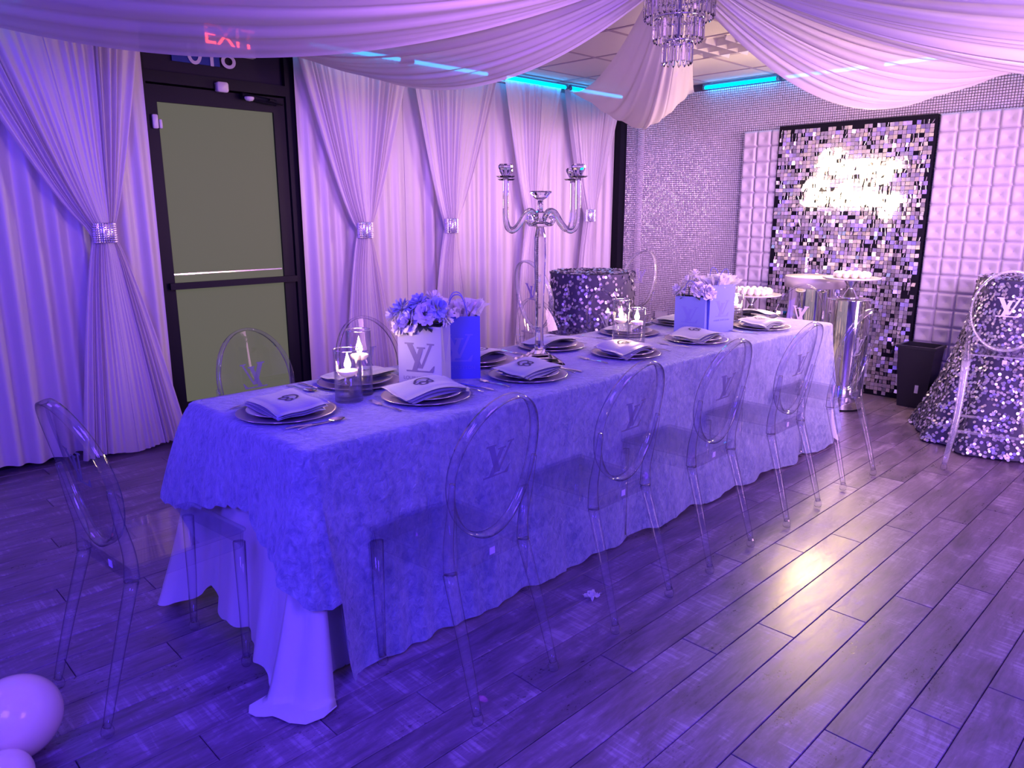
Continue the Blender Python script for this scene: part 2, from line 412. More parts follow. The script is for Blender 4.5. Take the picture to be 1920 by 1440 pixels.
# troffer with parabolic louvre
t = thing('ceiling_light', 'unlit square louvred light panel set in the ceiling grid behind the chandelier', 'ceiling light', (TX+T*1.5, TY-T*.5, ZC))
MB().box(-.288, .288, -.288, .288, .010, .018).obj('housing', M_troffer, t)
mb = MB()
for a, b, c, d in ((-.288, .288, -.288, -.274), (-.288, .288, .274, .288), (-.288, -.274, -.288, .288), (.274, .288, -.288, .288)): mb.box(a, b, c, d, -.004, .012)
mb.obj('frame', M_troffer, t)
for k in range(1, 4):
    for ax in (0, 1):
        u = -.288+k*.144; m2 = MB()
        if ax: m2.add([(u-.012, -.274, .01), (u+.012, -.274, .01), (u, -.274, -.03), (u-.012, .274, .01), (u+.012, .274, .01), (u, .274, -.03)], [(0, 2, 5, 3), (1, 4, 5, 2), (0, 1, 2), (3, 5, 4)])
        else: m2.add([(-.274, u-.012, .01), (-.274, u+.012, .01), (-.274, u, -.03), (.274, u-.012, .01), (.274, u+.012, .01), (.274, u, -.03)], [(0, 2, 5, 3), (1, 4, 5, 2), (0, 1, 2), (3, 5, 4)])
        m2.obj('louvre_blade', M_troffer, t)

# walls
wl = struct(MB().box(XR, 1.66, YL-.02, YL+.1, 0, ZC).box(2.62, XB, YL-.02, YL+.1, 0, ZC).box(1.66, 2.62, YL+.04, YL+.1, 0, ZC).obj('wall_left', M_dark_wall))
wb = struct(MB().box(XB, XB+.1, YR, YL, 0, ZC).obj('wall_back', M_studback))
wr = struct(MB().box(XR, XB, YR-.1, YR, 0, ZC).obj('wall_right', M_paint))
we = struct(MB().box(XR-.1, XR, YR, YL, 0, ZC).obj('wall_rear', M_paint))
struct(MB().box(XB-.022, XB, YR, YL, 0, .135).box(XB-.028, XB, YR, YL, .125, .14).obj('baseboard_back', M_black))
struct(MB().box(XB-.09, XB, 4.66, 4.84, 0, ZC).obj('trim_1', M_black))
# rhinestone mesh over the back wall
def studs(y0, y1, z0, z1, pitch, x, size=.415, h=.0045):
    ny, nz = int((y1-y0)/pitch), int((z1-z0)/pitch)
    Y, Z = np.meshgrid(y0+(np.arange(ny)+.5)*pitch, z0+(np.arange(nz)+.5)*pitch)
    Y = Y.ravel(); Z = Z.ravel(); n = len(Y)
    s = pitch*size
    jy = np.random.uniform(-.1, .1, n)*pitch; jz = np.random.uniform(-.06, .06, n)*pitch
    v = np.zeros((n, 9, 3))
    base = [(-s, -s), (s, -s), (s, s), (-s, s)]
    for i, (a, b) in enumerate(base):
        v[:, i] = np.stack([np.full(n, x), Y+a+jy*.3, Z+b+jz*.3], 1)
        v[:, 4+i] = np.stack([np.full(n, x-h), Y+a*.66+jy*.6, Z+b*.66+jz*.6], 1)
    v = v[:, :8]
    f = np.array([(0, 1, 5, 4), (1, 2, 6, 5), (2, 3, 7, 6), (3, 0, 4, 7), (4, 5, 6, 7)])
    F_ = (f[None]+np.arange(n)[:, None, None]*8).reshape(-1, 4)
    return v.reshape(-1, 3), F_
vs, fs = studs(YR, 4.66, .14, 2.46, .0185, XB-.002)
keep = None
me = bpy.data.meshes.new('rhinestone_mesh'); me.from_pydata(vs.tolist(), [], fs.tolist()); me.materials.append(M_stud)
o = bpy.data.objects.new('rhinestone_mesh', me); COL.objects.link(o); o.parent = wb; o['kind'] = 'stuff'
o['label'] = 'silver rhinestone mesh covering the wall'
# overlap strip of the mesh, a fold standing proud
mb = MB()
for k in range(125):
    z = .14+k*.0185
    mb.tube([(XB-.022, 4.50, z), (XB-.03, 4.47, z+.004), (XB-.02, 4.43, z)], .0062, 5)
mb.obj('mesh_seam', M_stud, wb, kind='stuff')

# ------------------------------------------------------------------ door
d = struct(thing('door_1', 'dark framed glass door with frosted film and push bar', 'door', (0, 0, 0)))
del d['category']; del d['label']
YD = 4.79
mb = MB()
mb.box(1.64, 1.705, YD-.03, YD+.06, 0, ZC).box(2.585, 2.66, YD-.03, YD+.06, 0, ZC).box(1.705, 2.585, YD-.03, YD+.06, 2.15, 2.215).box(1.64, 2.66, YD-.03, YD+.06, 2.44, ZC)
mb.obj('door_frame', M_black, d)
mb = MB()
mb.box(1.71, 1.765, YD-.012, YD+.03, .02, 2.14).box(2.50, 2.58, YD-.012, YD+.03, .02, 2.14).box(1.765, 2.50, YD-.012, YD+.03, 2.045, 2.14).box(1.765, 2.50, YD-.012, YD+.03, .02, .22)
mb.obj('door_leaf', M_black, d)
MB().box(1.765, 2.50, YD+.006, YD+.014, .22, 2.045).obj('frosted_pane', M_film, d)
MB().box(1.72, 2.57, YD-.058, YD-.030, .945, .985).box(1.735, 1.765, YD-.04, YD-.01, .95, .98).box(2.51, 2.54, YD-.04, YD-.01, .95, .98).obj('push_bar', M_black, d)
MB().box(1.77, 2.495, YD+.002, YD+.006, 1.03, 1.038).obj('film_edge', M_rim, d)
MB().box(1.705, 2.585, YD+.01, YD+.02, 2.215, 2.44).obj('transom_pane', M_dark_wall, d)
# door closer
mb = MB(); mb.tube([(2.27, YD-.05, 2.125), (2.50, YD-.05, 2.10)], .02, 10)
cl = mb.obj('door_closer', M_black, d)
MB().tube([(2.47, YD-.07, 2.115), (2.40, YD-.16, 2.10), (2.55, YD-.04, 2.095)], .007, 6).obj('closer_arm', M_black, cl)
def rbox(mb, c, sx, sy, sz, r):
    """rounded tablet facing -y"""
    pts = []
    for (cx, cz, a0) in ((sx-r, sz-r, 0), (-sx+r, sz-r, 90), (-sx+r, -sz+r, 180), (sx-r, -sz+r, 270)):
        for k in range(5):
            a = radians(a0+k*22.5); pts.append((cx+r*cos(a), cz+r*sin(a)))
    n = len(pts); vs = []
    for y, s in ((sy, 1), (-sy*.6, 1), (-sy, .88)):
        for (x, z) in pts: vs.append((c[0]+x*s, c[1]+y, c[2]+z*s))
    fs = [tuple(range(n)), tuple(reversed([2*n+i for i in range(n)]))]
    for j in range(2):
        for i in range(n): fs.append((j*n+i, (j+1)*n+i, (j+1)*n+(i+1) % n, j*n+(i+1) % n))
    return mb.add(vs, fs)
o = thing('motion_sensor', 'small white rounded motion sensor above the door, left of the door closer', 'sensor', (2.15, YD-.05, 2.16))
rbox(MB(), (0, 0, 0), .036, .02, .030, .014).obj('sensor_body', M_offwhite, o, True)
MB().box(-.036, .036, .018, .022, -.024, .024).obj('mounting_plate', M_offwhite, o)
o = thing('dome_sensor', 'half round white sensor peeking from below the black door closer', 'sensor', (2.305, YD-.085, 2.105))
MB().lathe([(.001, -.016), (.02, -.012), (.03, 0), (.03, .01)], 20).obj('dome', M_offwhite, o, True)
MB().lathe([(.034, .010), (.034, .016)], 20).obj('dome_ring', M_black, o, True)
o = thing('door_contact', 'white two part magnetic contact at the upper left edge of the door', 'sensor', (1.737, YD-.03, 1.93))
rbox(MB(), (0, 0, .0), .016, .012, .040, .008).obj('magnet_housing', M_offwhite, o, True)
rbox(MB(), (.030, 0, -.012), .008, .010, .026, .005).obj('contact_housing', M_offwhite, o, True)
def text_obj(s, name, size, mat, parent, loc, rot, extrude=.001, label=None, scale=(1, 1, 1), align='CENTER'):
    c = bpy.data.curves.new(name, 'FONT'); c.body = s; c.size = size; c.extrude = extrude; c.align_x = align; c.align_y = 'CENTER'
    tmp = bpy.data.objects.new(name+'_tmp', c); COL.objects.link(tmp)
    dg = bpy.context.evaluated_depsgraph_get(); me = bpy.data.meshes.new_from_object(tmp.evaluated_get(dg))
    bpy.data.objects.remove(tmp); me.name = name; me.materials.clear(); me.materials.append(mat)
    o = bpy.data.objects.new(name, me); COL.objects.link(o); o.parent = parent; o.location = loc; o.rotation_euler = rot; o.scale = scale
    if label: o['label'] = label
    return o
# suite number read from inside (mirrored), on a blue patch of the transom
MB().box(1.88, 2.17, YD-.002, YD+.009, 2.285, 2.435).obj('blue_sticker', pbsdf('blue_sticker', (0.01, 0.03, 0.32), 0.4), d)
text_obj('810', 'suite_number', .21, M_logo_white, d, (2.12, YD-.006, 2.345), (pi/2, 0, 0), scale=(-1, 1, 1))

# exit sign hanging near the ceiling in front of the transom
o = thing('exit_sign', 'white exit sign with red letters seen through the ceiling drape above the door', 'sign', (2.08, 4.45, 2.385))
MB().box(-.15, .15, -.02, .02, -.09, .09).obj('sign_box', M_offwhite, o)
text_obj('EXIT', 'exit_letters', .15, M_exit, o, (0, -.022, 0), (pi/2, 0, 0))
MB().box(-.02, .02, -.01, .01, .09, .12).obj('bracket', M_offwhite, o)

# ------------------------------------------------------------------ curtains
YC = 4.66
def back_curtain(x0, x1, seed, label):
    rnd = random.Random(seed); ph = rnd.uniform(0, 6); w = x1-x0
    n = max(24, int(w/.011)); nz = 10
    ks = [(rnd.uniform(38, 60), rnd.uniform(.4, 1), rnd.uniform(0, 6)) for _ in range(3)]
    hem = rnd.uniform(.03, .07)
    def fn(u, v):
        x = x0+u*w; z = 2.44-v*(2.44-hem-.012*sin(9*x+ph))
        a = .010+.020*v
        y = YC+.055
        for k, am, p in ks: y += a*am*sin(k*(x+.02*sin(x*5+p))+p)*.6
        return (x+.01*sin(23*x+ph)*v, min(y, YL-.03), z)
    mb = MB().grid(fn, n, nz)
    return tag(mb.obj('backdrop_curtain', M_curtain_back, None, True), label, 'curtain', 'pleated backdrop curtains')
def tie_curtain(xc, tl, tr, bl, br, zb, seed, label, yo=0, lean=0.0):
    rnd = random.Random(seed); npl = int((tr-tl)/.042); nu = npl*8+1; nv = 40; hem = rnd.uniform(.02, .05)
    jit = [rnd.uniform(.5, 1.3) for _ in range(npl+2)]; off = rnd.uniform(0, 6)
    top = 2.455
    def fn(u, v):
        z = top-v*(top-hem)
        if z > zb:
            s = (z-zb)/(top-zb)             # 0 band, 1 top
            k = s**0.62 if s > 0 else 0
            kk = .5*k+.5*s
            hl, hr = .045+(xc-tl-.045)*kk, .045+(tr-xc-.045)*kk
        else:
            s = (zb-z)/(zb-hem); k = s**0.75
            hl, hr = .045+(xc-bl-.045)*k, .045+(br-xc-.045)*k
        uu = u+.016*sin(u*21+off)+.010*sin(u*47+2*off); uu = min(1, max(0, uu))
        x = xc-hl+(hl+hr)*uu
        width = hl+hr
        i = int(u*npl); a = min(.016, .005+.022*width)*jit[i]*(.55+.45*sin(u*9+off+1.5*s))
        near = math.exp(-((z-zb)/.22)**2)
        y = YC-.035+yo - .05*near*(1-(2*u-1)**2) + a*(cos(2*pi*u*npl+.9*sin(off+u*9))+.5*cos(2*pi*u*npl*.37+off+1.2*s))
        y -= .02*(1-s)*(z < zb)*0+.02*sin(pi*u)*(1-near)*.6
        if z < zb: z += .012*sin(u*11+off)*k
        return (x, y, z)
    t = thing('tied_curtain', label, 'curtain', (0, 0, 0), 0, 'sheer curtains gathered by a band')
    MB().grid(fn, nu, nv).obj('sheer_panel', M_curtain, t, True)
    # rhinestone band round the gather
    mb = MB().lathe([(.054, -.055), (.058, -.05), (.058, .05), (.054, .055)], 28, (xc, YC-.060+yo, zb), sy=.75)
    b = mb.obj('tie_band', M_rim, t, True)
    mb = MB()
    for r in range(9):
        for c in range(30):
            a = 2*pi*c/30; z = zb-.048+r*.012
            mb.add([(xc+.058*cos(a)+p*(-sin(a))*.0045, YC-.060+yo+.0435*sin(a)+p*cos(a)*.004, z+qz*.0045) for p, qz in ((-1, -1), (1, -1), (1, 1), (-1, 1))]
                   + [(xc+.0635*cos(a), YC-.060+yo+.048*sin(a), z)], [(0, 1, 4), (1, 2, 4), (2, 3, 4), (3, 0, 4)])
    mb.obj('rhinestones', M_seq, b, kind='stuff')
    return t
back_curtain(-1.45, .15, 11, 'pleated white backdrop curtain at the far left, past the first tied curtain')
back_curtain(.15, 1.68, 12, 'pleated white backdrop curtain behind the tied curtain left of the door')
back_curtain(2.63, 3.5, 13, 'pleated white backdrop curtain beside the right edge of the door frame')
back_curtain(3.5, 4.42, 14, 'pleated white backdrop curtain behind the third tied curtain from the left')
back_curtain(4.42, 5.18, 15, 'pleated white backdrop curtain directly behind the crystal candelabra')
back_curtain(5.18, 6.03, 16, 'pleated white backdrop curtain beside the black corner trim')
tie_curtain(1.345, .66, 1.66, 1.10, 1.70, 1.30, 21, 'sheer white curtain gathered by a glittering band, left of the door')
tie_curtain(3.05, 2.60, 3.50, 2.83, 3.33, 1.285, 22, 'sheer white curtain gathered by a band, first one right of the door')
tie_curtain(3.85, 3.52, 4.40, 3.62, 4.08, 1.305, 23, 'sheer white curtain gathered by a band, between the door side curtain and the candelabra')
tie_curtain(4.76, 4.46, 5.14, 4.55, 4.98, 1.36, 24, 'sheer white curtain gathered by a band, right behind the candelabra')
tie_curtain(5.54, 5.18, 6.00, 5.34, 5.78, 1.375, 25, 'sheer white curtain gathered by a band, nearest the black corner trim')
for a, b, nm in ((-1.45, 1.69, 'silver curtain rod along the wall left of the door'), (2.62, 6.04, 'silver curtain rod along the wall right of the door')):
    o = thing('curtain_rod', nm, 'curtain rod'); MB().tube([(a, YC+.04, 2.452), (b, YC+.04, 2.452)], .012, 10).obj('rod', M_chrome, o, True)
    for x in (a+.02, (a+b)/2, b-.02): MB().box(x-.01, x+.01, YC+.04, YL-.02, 2.446, 2.458).obj('bracket', M_chrome, o)

# ------------------------------------------------------------------ LED tubes round the ceiling
def led(p, q, label, mat):
    p, q = Vector(p), Vector(q); o = thing('led_tube', label, 'light tube', tuple((p+q)/2), 0, 'colour changing light tubes round the ceiling')
    c = (p+q)/2; dr = (q-p).normalized()
    MB().tube([p-c+dr*.02, q-c-dr*.02], .013, 10).obj('tube', mat, o, True)
    MB().tube([p-c, p-c+dr*.02], .017, 10).obj('end_cap', M_led_housing, o, True)
    MB().tube([q-c-dr*.02, q-c], .017, 10).obj('end_cap', M_led_housing, o, True)
    MB().obox((0, 0, .022), dr*((q-p).length/2), Vector((-dr.y, dr.x, 0))*.012, (0, 0, .006)).obj('housing', M_led_housing, o)
xs = [2.66, 3.50, 4.42, 5.22]
nm = ['glowing blue tube above the curtain beside the door frame', 'glowing blue tube above the third curtain, half behind a drape', 'bright cyan tube above the candelabra curtains', 'glowing tube in the far corner above the last curtain']
for i, x in enumerate(xs): led((x, YC-.06, 2.462), (x+.76, YC-.06, 2.462), nm[i], M_led)
led((.35, YC-.05, 2.462), (1.12, YC-.05, 2.462), 'glowing blue tube above the tied curtain left of the door', M_led)
ys = [3.80, 3.07, 2.3, 1.5, .7]
nm = ['cyan tube on the mesh wall right of the hanging drape', 'cyan tube second from the corner on the mesh wall', 'tube above the neon sign behind the drape', 'tube above the right side of the shimmer panel', 'tube on the mesh wall at the far right']
for i, y in enumerate(ys): led((XB-.05, y-.70, 2.468), (XB-.05, y, 2.468), nm[i], M_led)
for i, x in enumerate((-1.2, .2, 1.7, 3.2, 4.6)): led((x, YR+.04, 2.46), (x+1.2, YR+.04, 2.46), 'blue tube on the wall behind the photographer, piece %s from the corner' % ['one', 'two', 'three', 'four', 'five'][i], M_led_rear)
for i, y in enumerate((-1.4, .2, 1.8, 3.4)): led((XR+.04, y, 2.46), (XR+.04, y+1.2, 2.46), 'blue tube on the rear wall, piece %s from the corner' % ['one', 'two', 'three', 'four'][i], M_led_rear)

# ------------------------------------------------------------------ ceiling drapes
CX, CY = 3.02, 2.03
def swag(name, label, edges, nu=64, nv=72, pleats=9, amp=.035, seed=0, start=.06, zc=2.49):
    """edges: list of (v, end point, sag); interpolated across the cloth; all gathered at the hub"""
    vsn = [e[0] for e in edges]; E = np.array([e[1] for e in edges]); S = [e[2] for e in edges]; rnd = random.Random(seed)
    A = [e[3] if len(e) > 3 else 0 for e in edges]
    ph = [rnd.uniform(0, 6) for _ in range(4)]
    perp = np.array([E[-1][1]-E[0][1], -(E[-1][0]-E[0][0]), 0]); 
    def fn(u, v):
        e = np.array([np.interp(v, vsn, E[:, k]) for k in range(3)])
        # smooth the sag across the cloth
        s = float(np.interp(v, vsn, S)); s2 = (float(np.interp(max(0, v-.08), vsn, S))+float(np.interp(min(1, v+.08), vsn, S)))/2
        s = .5*s+.5*s2
        sk = float(np.interp(v, vsn, A))
        dirv = E[-1]-E[0]; dirv = dirv/np.linalg.norm(dirv)
        c = np.array([CX, CY, zc])+dirv*start*(v-.5)*2
        p = c*(1-u)+e*u
        um = u**(1+sk)
        env = 4*um*(1-um)
        p[2] -= s*env
        fold = sin(2*pi*pleats*v+ph[0]+.8*sin(3*v+ph[1]))+.5*sin(2*pi*pleats*1.7*v+ph[2]+2*u)+.25*sin(2*pi*pleats*3.1*v+ph[3])
        wv = amp*(.35+.9*sin(pi*u**.8)) * fold
        p[2] -= abs(wv)*.8
        p += dirv*wv*.35
        p[2] = min(p[2], ZC-.012)
        return tuple(p)
    mb = MB().grid(fn, nu, nv)
    return tag(mb.obj(name, M_swag, None, True), label, 'drape', 'white ceiling drapes')
W = YC-.10
swag('ceiling_drape', 'widest white ceiling drape, sweeping over the door at the top left', [(0, (.28, W, 2.43), .38), (.5, (-.6, 3.6, 2.42), .22), (1, (-1.3, 2.0, 2.42), .10)], pleats=4, amp=.013, seed=3)
swag('ceiling_drape', 'white ceiling drape above the first curtains right of the door', [(0, (2.78, W, 2.425), .36), (.35, (2.2, W, 2.43), .28), (1, (1.1, W, 2.47), .10)], pleats=5, amp=.017, seed=4)
swag('ceiling_drape', 'white ceiling drape hanging behind the chandelier into the far corner', [(0, (5.12, W, 2.43), .17), (.22, (5.5, W, 2.43), .36), (.5, (5.98, 4.5, 2.42), .46), (.8, (6.03, 4.1, 2.42), .34), (1, (6.03, 3.85, 2.44), .12)], pleats=4, amp=.013, seed=5)
swag('ceiling_drape', 'white ceiling drape glowing above the neon sign', [(0, (6.04, 1.55, 2.45), .46), (.4, (6.04, 1.15, 2.45), .36), (1, (6.04, .5, 2.46), .10)], pleats=6, amp=.022, seed=6)
swag('ceiling_drape', 'white ceiling drape at the top right corner, nearest the right wall', [(0, (5.9, -.9, 2.44), .49), (.5, (5.2, -1.5, 2.44), .36), (1, (3.8, -1.55, 2.45), .12)], pleats=6, amp=.022, seed=7)

# ------------------------------------------------------------------ chandelier
ch = thing('chandelier', 'tiered crystal prism chandelier hanging from the ceiling', 'chandelier', (CX, CY, 2.05))
def prism(mb, c, r, h):
    n = 6; prof = [(.0006, 0), (r, .012), (r, h-.012), (.0006, h)]
    vs = []; fs = []
    for R, z in prof:
        for i in range(n):
            a = 2*pi*i/n; vs.append((c[0]+R*cos(a), c[1]+R*sin(a), c[2]+z))
    for j in range(3):
        for i in range(n): fs.append((j*n+i, j*n+(i+1) % n, (j+1)*n+(i+1) % n, (j+1)*n+i))
    mb.add(vs, fs); return mb
pm = prism(MB(), (0, 0, 0), .0088, .095).mesh('prism', M_crystal)
for R, z, n in ((.062, 0, 15), (.105, .095, 26), (.148, .185, 36), (.148, .275, 36)):
    for i in range(n):
        a = 2*pi*(i+.5*(z > .2))/n
        o = bpy.data.objects.new('prism', pm); COL.objects.link(o); o.parent = ch; o.location = (R*cos(a), R*sin(a), z); o.rotation_euler = (0, 0, a)
    mb = MB().tube([(R*cos(2*pi*k/36), R*sin(2*pi*k/36), z+.098) for k in range(36)], .004, 6, closed=True)
    mb.obj('tier_ring', M_chrome, ch, True)
    bm = MB()
    for i in range(n):
        a = 2*pi*(i+.25)/n; bm.sphere((R*cos(a), R*sin(a), z+.108), .007, 6, 4)
    bm.obj('bead_row', M_crystal, ch, kind='stuff')
MB().lathe([(.012, .10), (.012, .36), (.03, .37), (.15, .375), (.15, .39), (.03, .40), (.03, .455)], 24).obj('centre_stem', M_chrome, ch, True)

# ------------------------------------------------------------------ shimmer panel
XP = 6.06
sp = thing('shimmer_panel', 'tall black backed wall panel of hanging silver mirror sequins behind the neon sign', 'wall panel', (XP, 2.46, 0))
MB().box(0, .035, -.59, .59, 0, 2.09).obj('backing_board', M_black, sp)
pitch = .0305; cols = int(1.16/pitch); rows = int(2.07/pitch)
rnd = random.Random(5)
sm = MB(); h2 = pitch*.47
sm.add([(0, -h2, -h2), (0, h2, -h2), (0, h2, h2), (0, -h2, h2), (-.0012, -h2, -h2), (-.0012, h2, -h2), (-.0012, h2, h2), (-.0012, -h2, h2)],
       [(0, 1, 2, 3), (4, 7, 6, 5), (0, 4, 5, 1), (1, 5, 6, 2), (2, 6, 7, 3), (3, 7, 4, 0)])
seq_me = sm.mesh('sequin', M_seq_tile)
cands = []
gone = set()
for _ in range(34):
    a, b = rnd.randrange(cols), rnd.randrange(rows)
    for k in range(rnd.randint(1, 3)): gone.add((a+rnd.randint(0, 2), b))
for i in range(cols):
    for j in range(rows):
        edge = (i in (0, cols-1) or j in (0, rows-1))
        if (edge and rnd.random() < .35) or (i, j) in gone or rnd.random() < .02: continue
        y = -.58+(i+.5)*pitch; z = .012+(j+.5)*pitch
        ty = rnd.gauss(0, .16); tz = rnd.gauss(0, .18)
        half = rnd.random() < .24
        if half: tz = rnd.choice((-1, 1))*rnd.uniform(.7, 1.15)
        cands.append((y, z, ty, tz, rnd.uniform(-.05, .05)))
cands.sort(key=lambda c: (c[1]+c[0]*.9))       # nearest the viewer: low and towards the right side
bulk = MB()
for k, (y, z, ty, tz, tr) in enumerate(cands):
    R = Matrix.Translation((-.010, y, z)) @ Matrix.Rotation(tz, 4, 'Z') @ Matrix.Rotation(ty, 4, 'Y') @ Matrix.Rotation(tr, 4, 'X')
    if k < 300:
        o = bpy.data.objects.new('sequin', seq_me); COL.objects.link(o); o.parent = sp; o.matrix_local = R
    else:
        bulk.add([R @ Vector(v) for v in sm.v], sm.f)
bulk.obj('sequin_field', M_seq_tile, sp, kind='stuff')

# neon sign
S = {
 'H': ([[(.15, 1.6), (.5, 2.2), (.55, 1.3), (.3, .2), (.0, -.1)], [(1.5, 2.3), (1.25, 1.3), (1.1, .15), (1.45, .15)], [(-.1, .9), (.7, 1.3), (1.35, 1.15)]], 1.6),
 'a': ([[(.9, .85), (.5, 1.05), (.12, .6), (.2, .1), (.6, .12), (.88, .7), (.93, .95), (.85, .25), (1.0, .03), (1.3, .25)]], 1.15),
 'p': ([[(.12, .95), (.0, .1), (-.15, -.95)], [(.06, .6), (.4, 1.02), (.78, .75), (.65, .15), (.25, .05)], [(.65, .15), (1.05, .3)]], 1.0),
 'y': ([[(0, 1), (.05, .35), (.4, .08), (.8, .6), (.92, 1.0), (.8, 0), (.5, -.9), (.1, -.95), (.25, -.35), (1.0, .2), (1.5, .7)]], 1.1),
 'B': ([[(.35, 2.0), (.2, 1.0), (.05, -.05)], [(-.35, 1.3), (.2, 2.2), (1.1, 2.1), (1.0, 1.35), (.35, 1.1)], [(.35, 1.1), (1.25, 1.0), (1.15, .15), (.4, -.1), (-.25, .1)]], 1.35),
 'i': ([[(.1, .95), (.05, .2), (.25, .03), (.5, .35)], [(.2, 1.45), (.24, 1.52)]], .45),
 'r': ([[(.05, .85), (.2, 1.15), (.3, .9), (.6, .95), (.5, .3), (.65, .05), (.9, .25)]], .8),
 't': ([[(.35, 1.9), (.15, .3), (.35, .03), (.6, .25)], [(-.15, 1.2), (.65, 1.35)]], .55),
 'h': ([[(.25, 2.1), (.1, 1), (0, 0)], [(.05, .6), (.35, 1.0), (.6, .8), (.55, .1), (.85, .2)]], .8),
 'd': ([[(.9, .85), (.5, 1.05), (.12, .6), (.2, .1), (.6, .12), (.9, .7)], [(1.1, 2.1), (.92, .6), (.9, .1), (1.25, .25)]], 1.2),
}
ns = thing('neon_sign', 'glowing warm white neon script sign mounted on the mirror sequin panel', 'sign', (XP-.05, 2.40, 1.5))
def word(w, y0, y1, z0, xh, slope):
    x = 0; parts = []
    for c in w:
        st, adv = S[c]; parts.append((st, x)); x += adv
    sc = (y0-y1)/x
    for st, xo in parts:
        mb = MB()
        for s_ in st:
            pts = [(0, y0-(a+xo)*sc-2.40, z0+b*xh+(a+xo)*sc*slope-1.5) for a, b in (catmull(s_, 5) if len(s_) > 2 else s_)]
            mb.tube(pts, .0105, 8)
        mb.obj('neon_letter', M_neon, ns, True)
word('Happy', 2.68, 2.12, 1.69, .083, .03)
word('Birthday', 2.76, 2.08, 1.47, .082, -.02)
for y in (-.22, 0, .22):
    for z in (-.04, .19): MB().tube([(0, y, z), (.05, y, z)], .004, 6).obj('standoff', M_chrome, ns)

# ------------------------------------------------------------------ tufted panels
TP = .1255
def tuft_mesh():
    n = 13; mb = MB(); s = TP/2-.0012
    def fn(u, v):
        a, b = 2*u-1, 2*v-1; r = max(abs(a), abs(b)); d = sqrt(a*a+b*b)
        hgt = .023*(1-r**11)*(.10+.90*min(1, d/.90)**.62)*(1-.16*math.exp(-(abs(abs(a)-abs(b))/.09)**2)*(1-.5*r))
        return (-hgt-.004*(r < .99), a*s, b*s)
    mb.grid(fn, n, n)
    return mb.mesh('tufted_square', M_leather, True)
tuft_me = tuft_mesh()
btn_me = MB().lathe([(.0005, 0), (.0055, .001), (.0045, .004), (.0005, .006)], 8).mesh('crystal_button', M_seq)
def tufted(name, label, y_hi, cols_, z_hi, rows_, x):
    t = thing(name, label, 'wall panel', (x, y_hi-cols_*TP/2, z_hi-rows_*TP), 0, 'tufted white wall panels')
    MB().box(-.002, .03, -cols_*TP/2, cols_*TP/2, 0, rows_*TP).obj('backing', M_leather, t)
    for i in range(cols_):
        for j in range(rows_):
            o = bpy.data.objects.new('tufted_square', tuft_me); COL.objects.link(o); o.parent = t
            o.location = (-.003, cols_*TP/2-(i+.5)*TP, (j+.5)*TP)
            b = bpy.data.objects.new('crystal_button', btn_me); COL.objects.link(b); b.parent = o
            b.location = (-.004, 0, 0); b.rotation_euler = (0, -pi/2, 0)
tufted('tufted_panel', 'narrow tufted white panel left of the mirror sequin panel', 3.378, 3, 2.072, 15, 6.095)
tufted('tufted_panel', 'tufted white panel just right of the mirror sequin panel', 1.862, 3, 2.09, 15, 6.095)
tufted('tufted_panel', 'tufted white panel at the right picture edge behind the sequin table', 1.862-3*TP, 5, 2.09, 15, 6.095)

# ------------------------------------------------------------------ waste bin
b = thing('waste_bin', 'black plastic waste bin standing beside the mirror sequin panel', 'bin', (5.94, 1.755, 0))
mb = MB()
def ring(w, d_, z): return [(-w, -d_, z), (w, -d_, z), (w, d_, z), (-w, d_, z)]
mb.add(ring(.085, .095, 0)+ring(.11, .125, .44)+ring(.12, .135, .44)+ring(.12, .135, .46)+ring(.10, .115, .46)+ring(.08, .09, .02),
       [(3, 2, 1, 0)]+[(j*4+i, j*4+(i+1) % 4, (j+1)*4+(i+1) % 4, (j+1)*4+i) for j in range(5) for i in range(4)]+[(20, 21, 22, 23)])
mb.obj('bin_body', M_bin, b)
MB().obox((-.096, -.03, .15), (.0015, 0, .0), (0, .012, 0), (.004, 0, .035)).obj('bin_sticker', M_offwhite, b)

# wall outlet low on the mesh wall
o = thing('wall_outlet', 'pale outlet box low on the mesh wall behind the long table', 'outlet', (XB-.03, 4.15, .37))
MB().box(-.01, .02, -.06, .06, -.09, .09).obj('cover_plate', M_offwhite, o)
MB().box(-.05, -.01, .01, .05, -.06, .03).obj('plug_adapter', M_studback, o)

# ------------------------------------------------------------------ monogram
LOGO = [[(462, 900), (522, 900), (627, 1135), (572, 1135)], [(440, 888), (537, 888), (537, 903), (440, 903)],
        [(598, 1135), (624, 1135), (730, 900), (704, 900)], [(675, 888), (752, 888), (752, 903), (675, 903)],
        [(568, 927), (657, 927), (657, 942), (568, 942)], [(590, 940), (636, 940), (562, 1165), (510, 1165)],
        [(452, 1156), (735, 1156), (735, 1172), (452, 1172)], [(690, 1165), (737, 1165), (752, 1105), (742, 1105)]]
def logo_pts(size):
    return [[((x-596)/312*size, (1030-y)/312*size) for x, y in p] for p in LOGO]
def logo_mesh(size, mapper, th=.0007):
    mb = MB()
    for k, p in enumerate(logo_pts(size)):
        f = [mapper(x, y, .0+th*.15*k) for x, y in p]; bk = [mapper(x, y, th+th*.15*k) for x, y in p]
        mb.add(f+bk, [(0, 1, 2, 3), (7, 6, 5, 4), (0, 4, 5, 1), (1, 5, 6, 2), (2, 6, 7, 3), (3, 7, 4, 0)])
    return mb

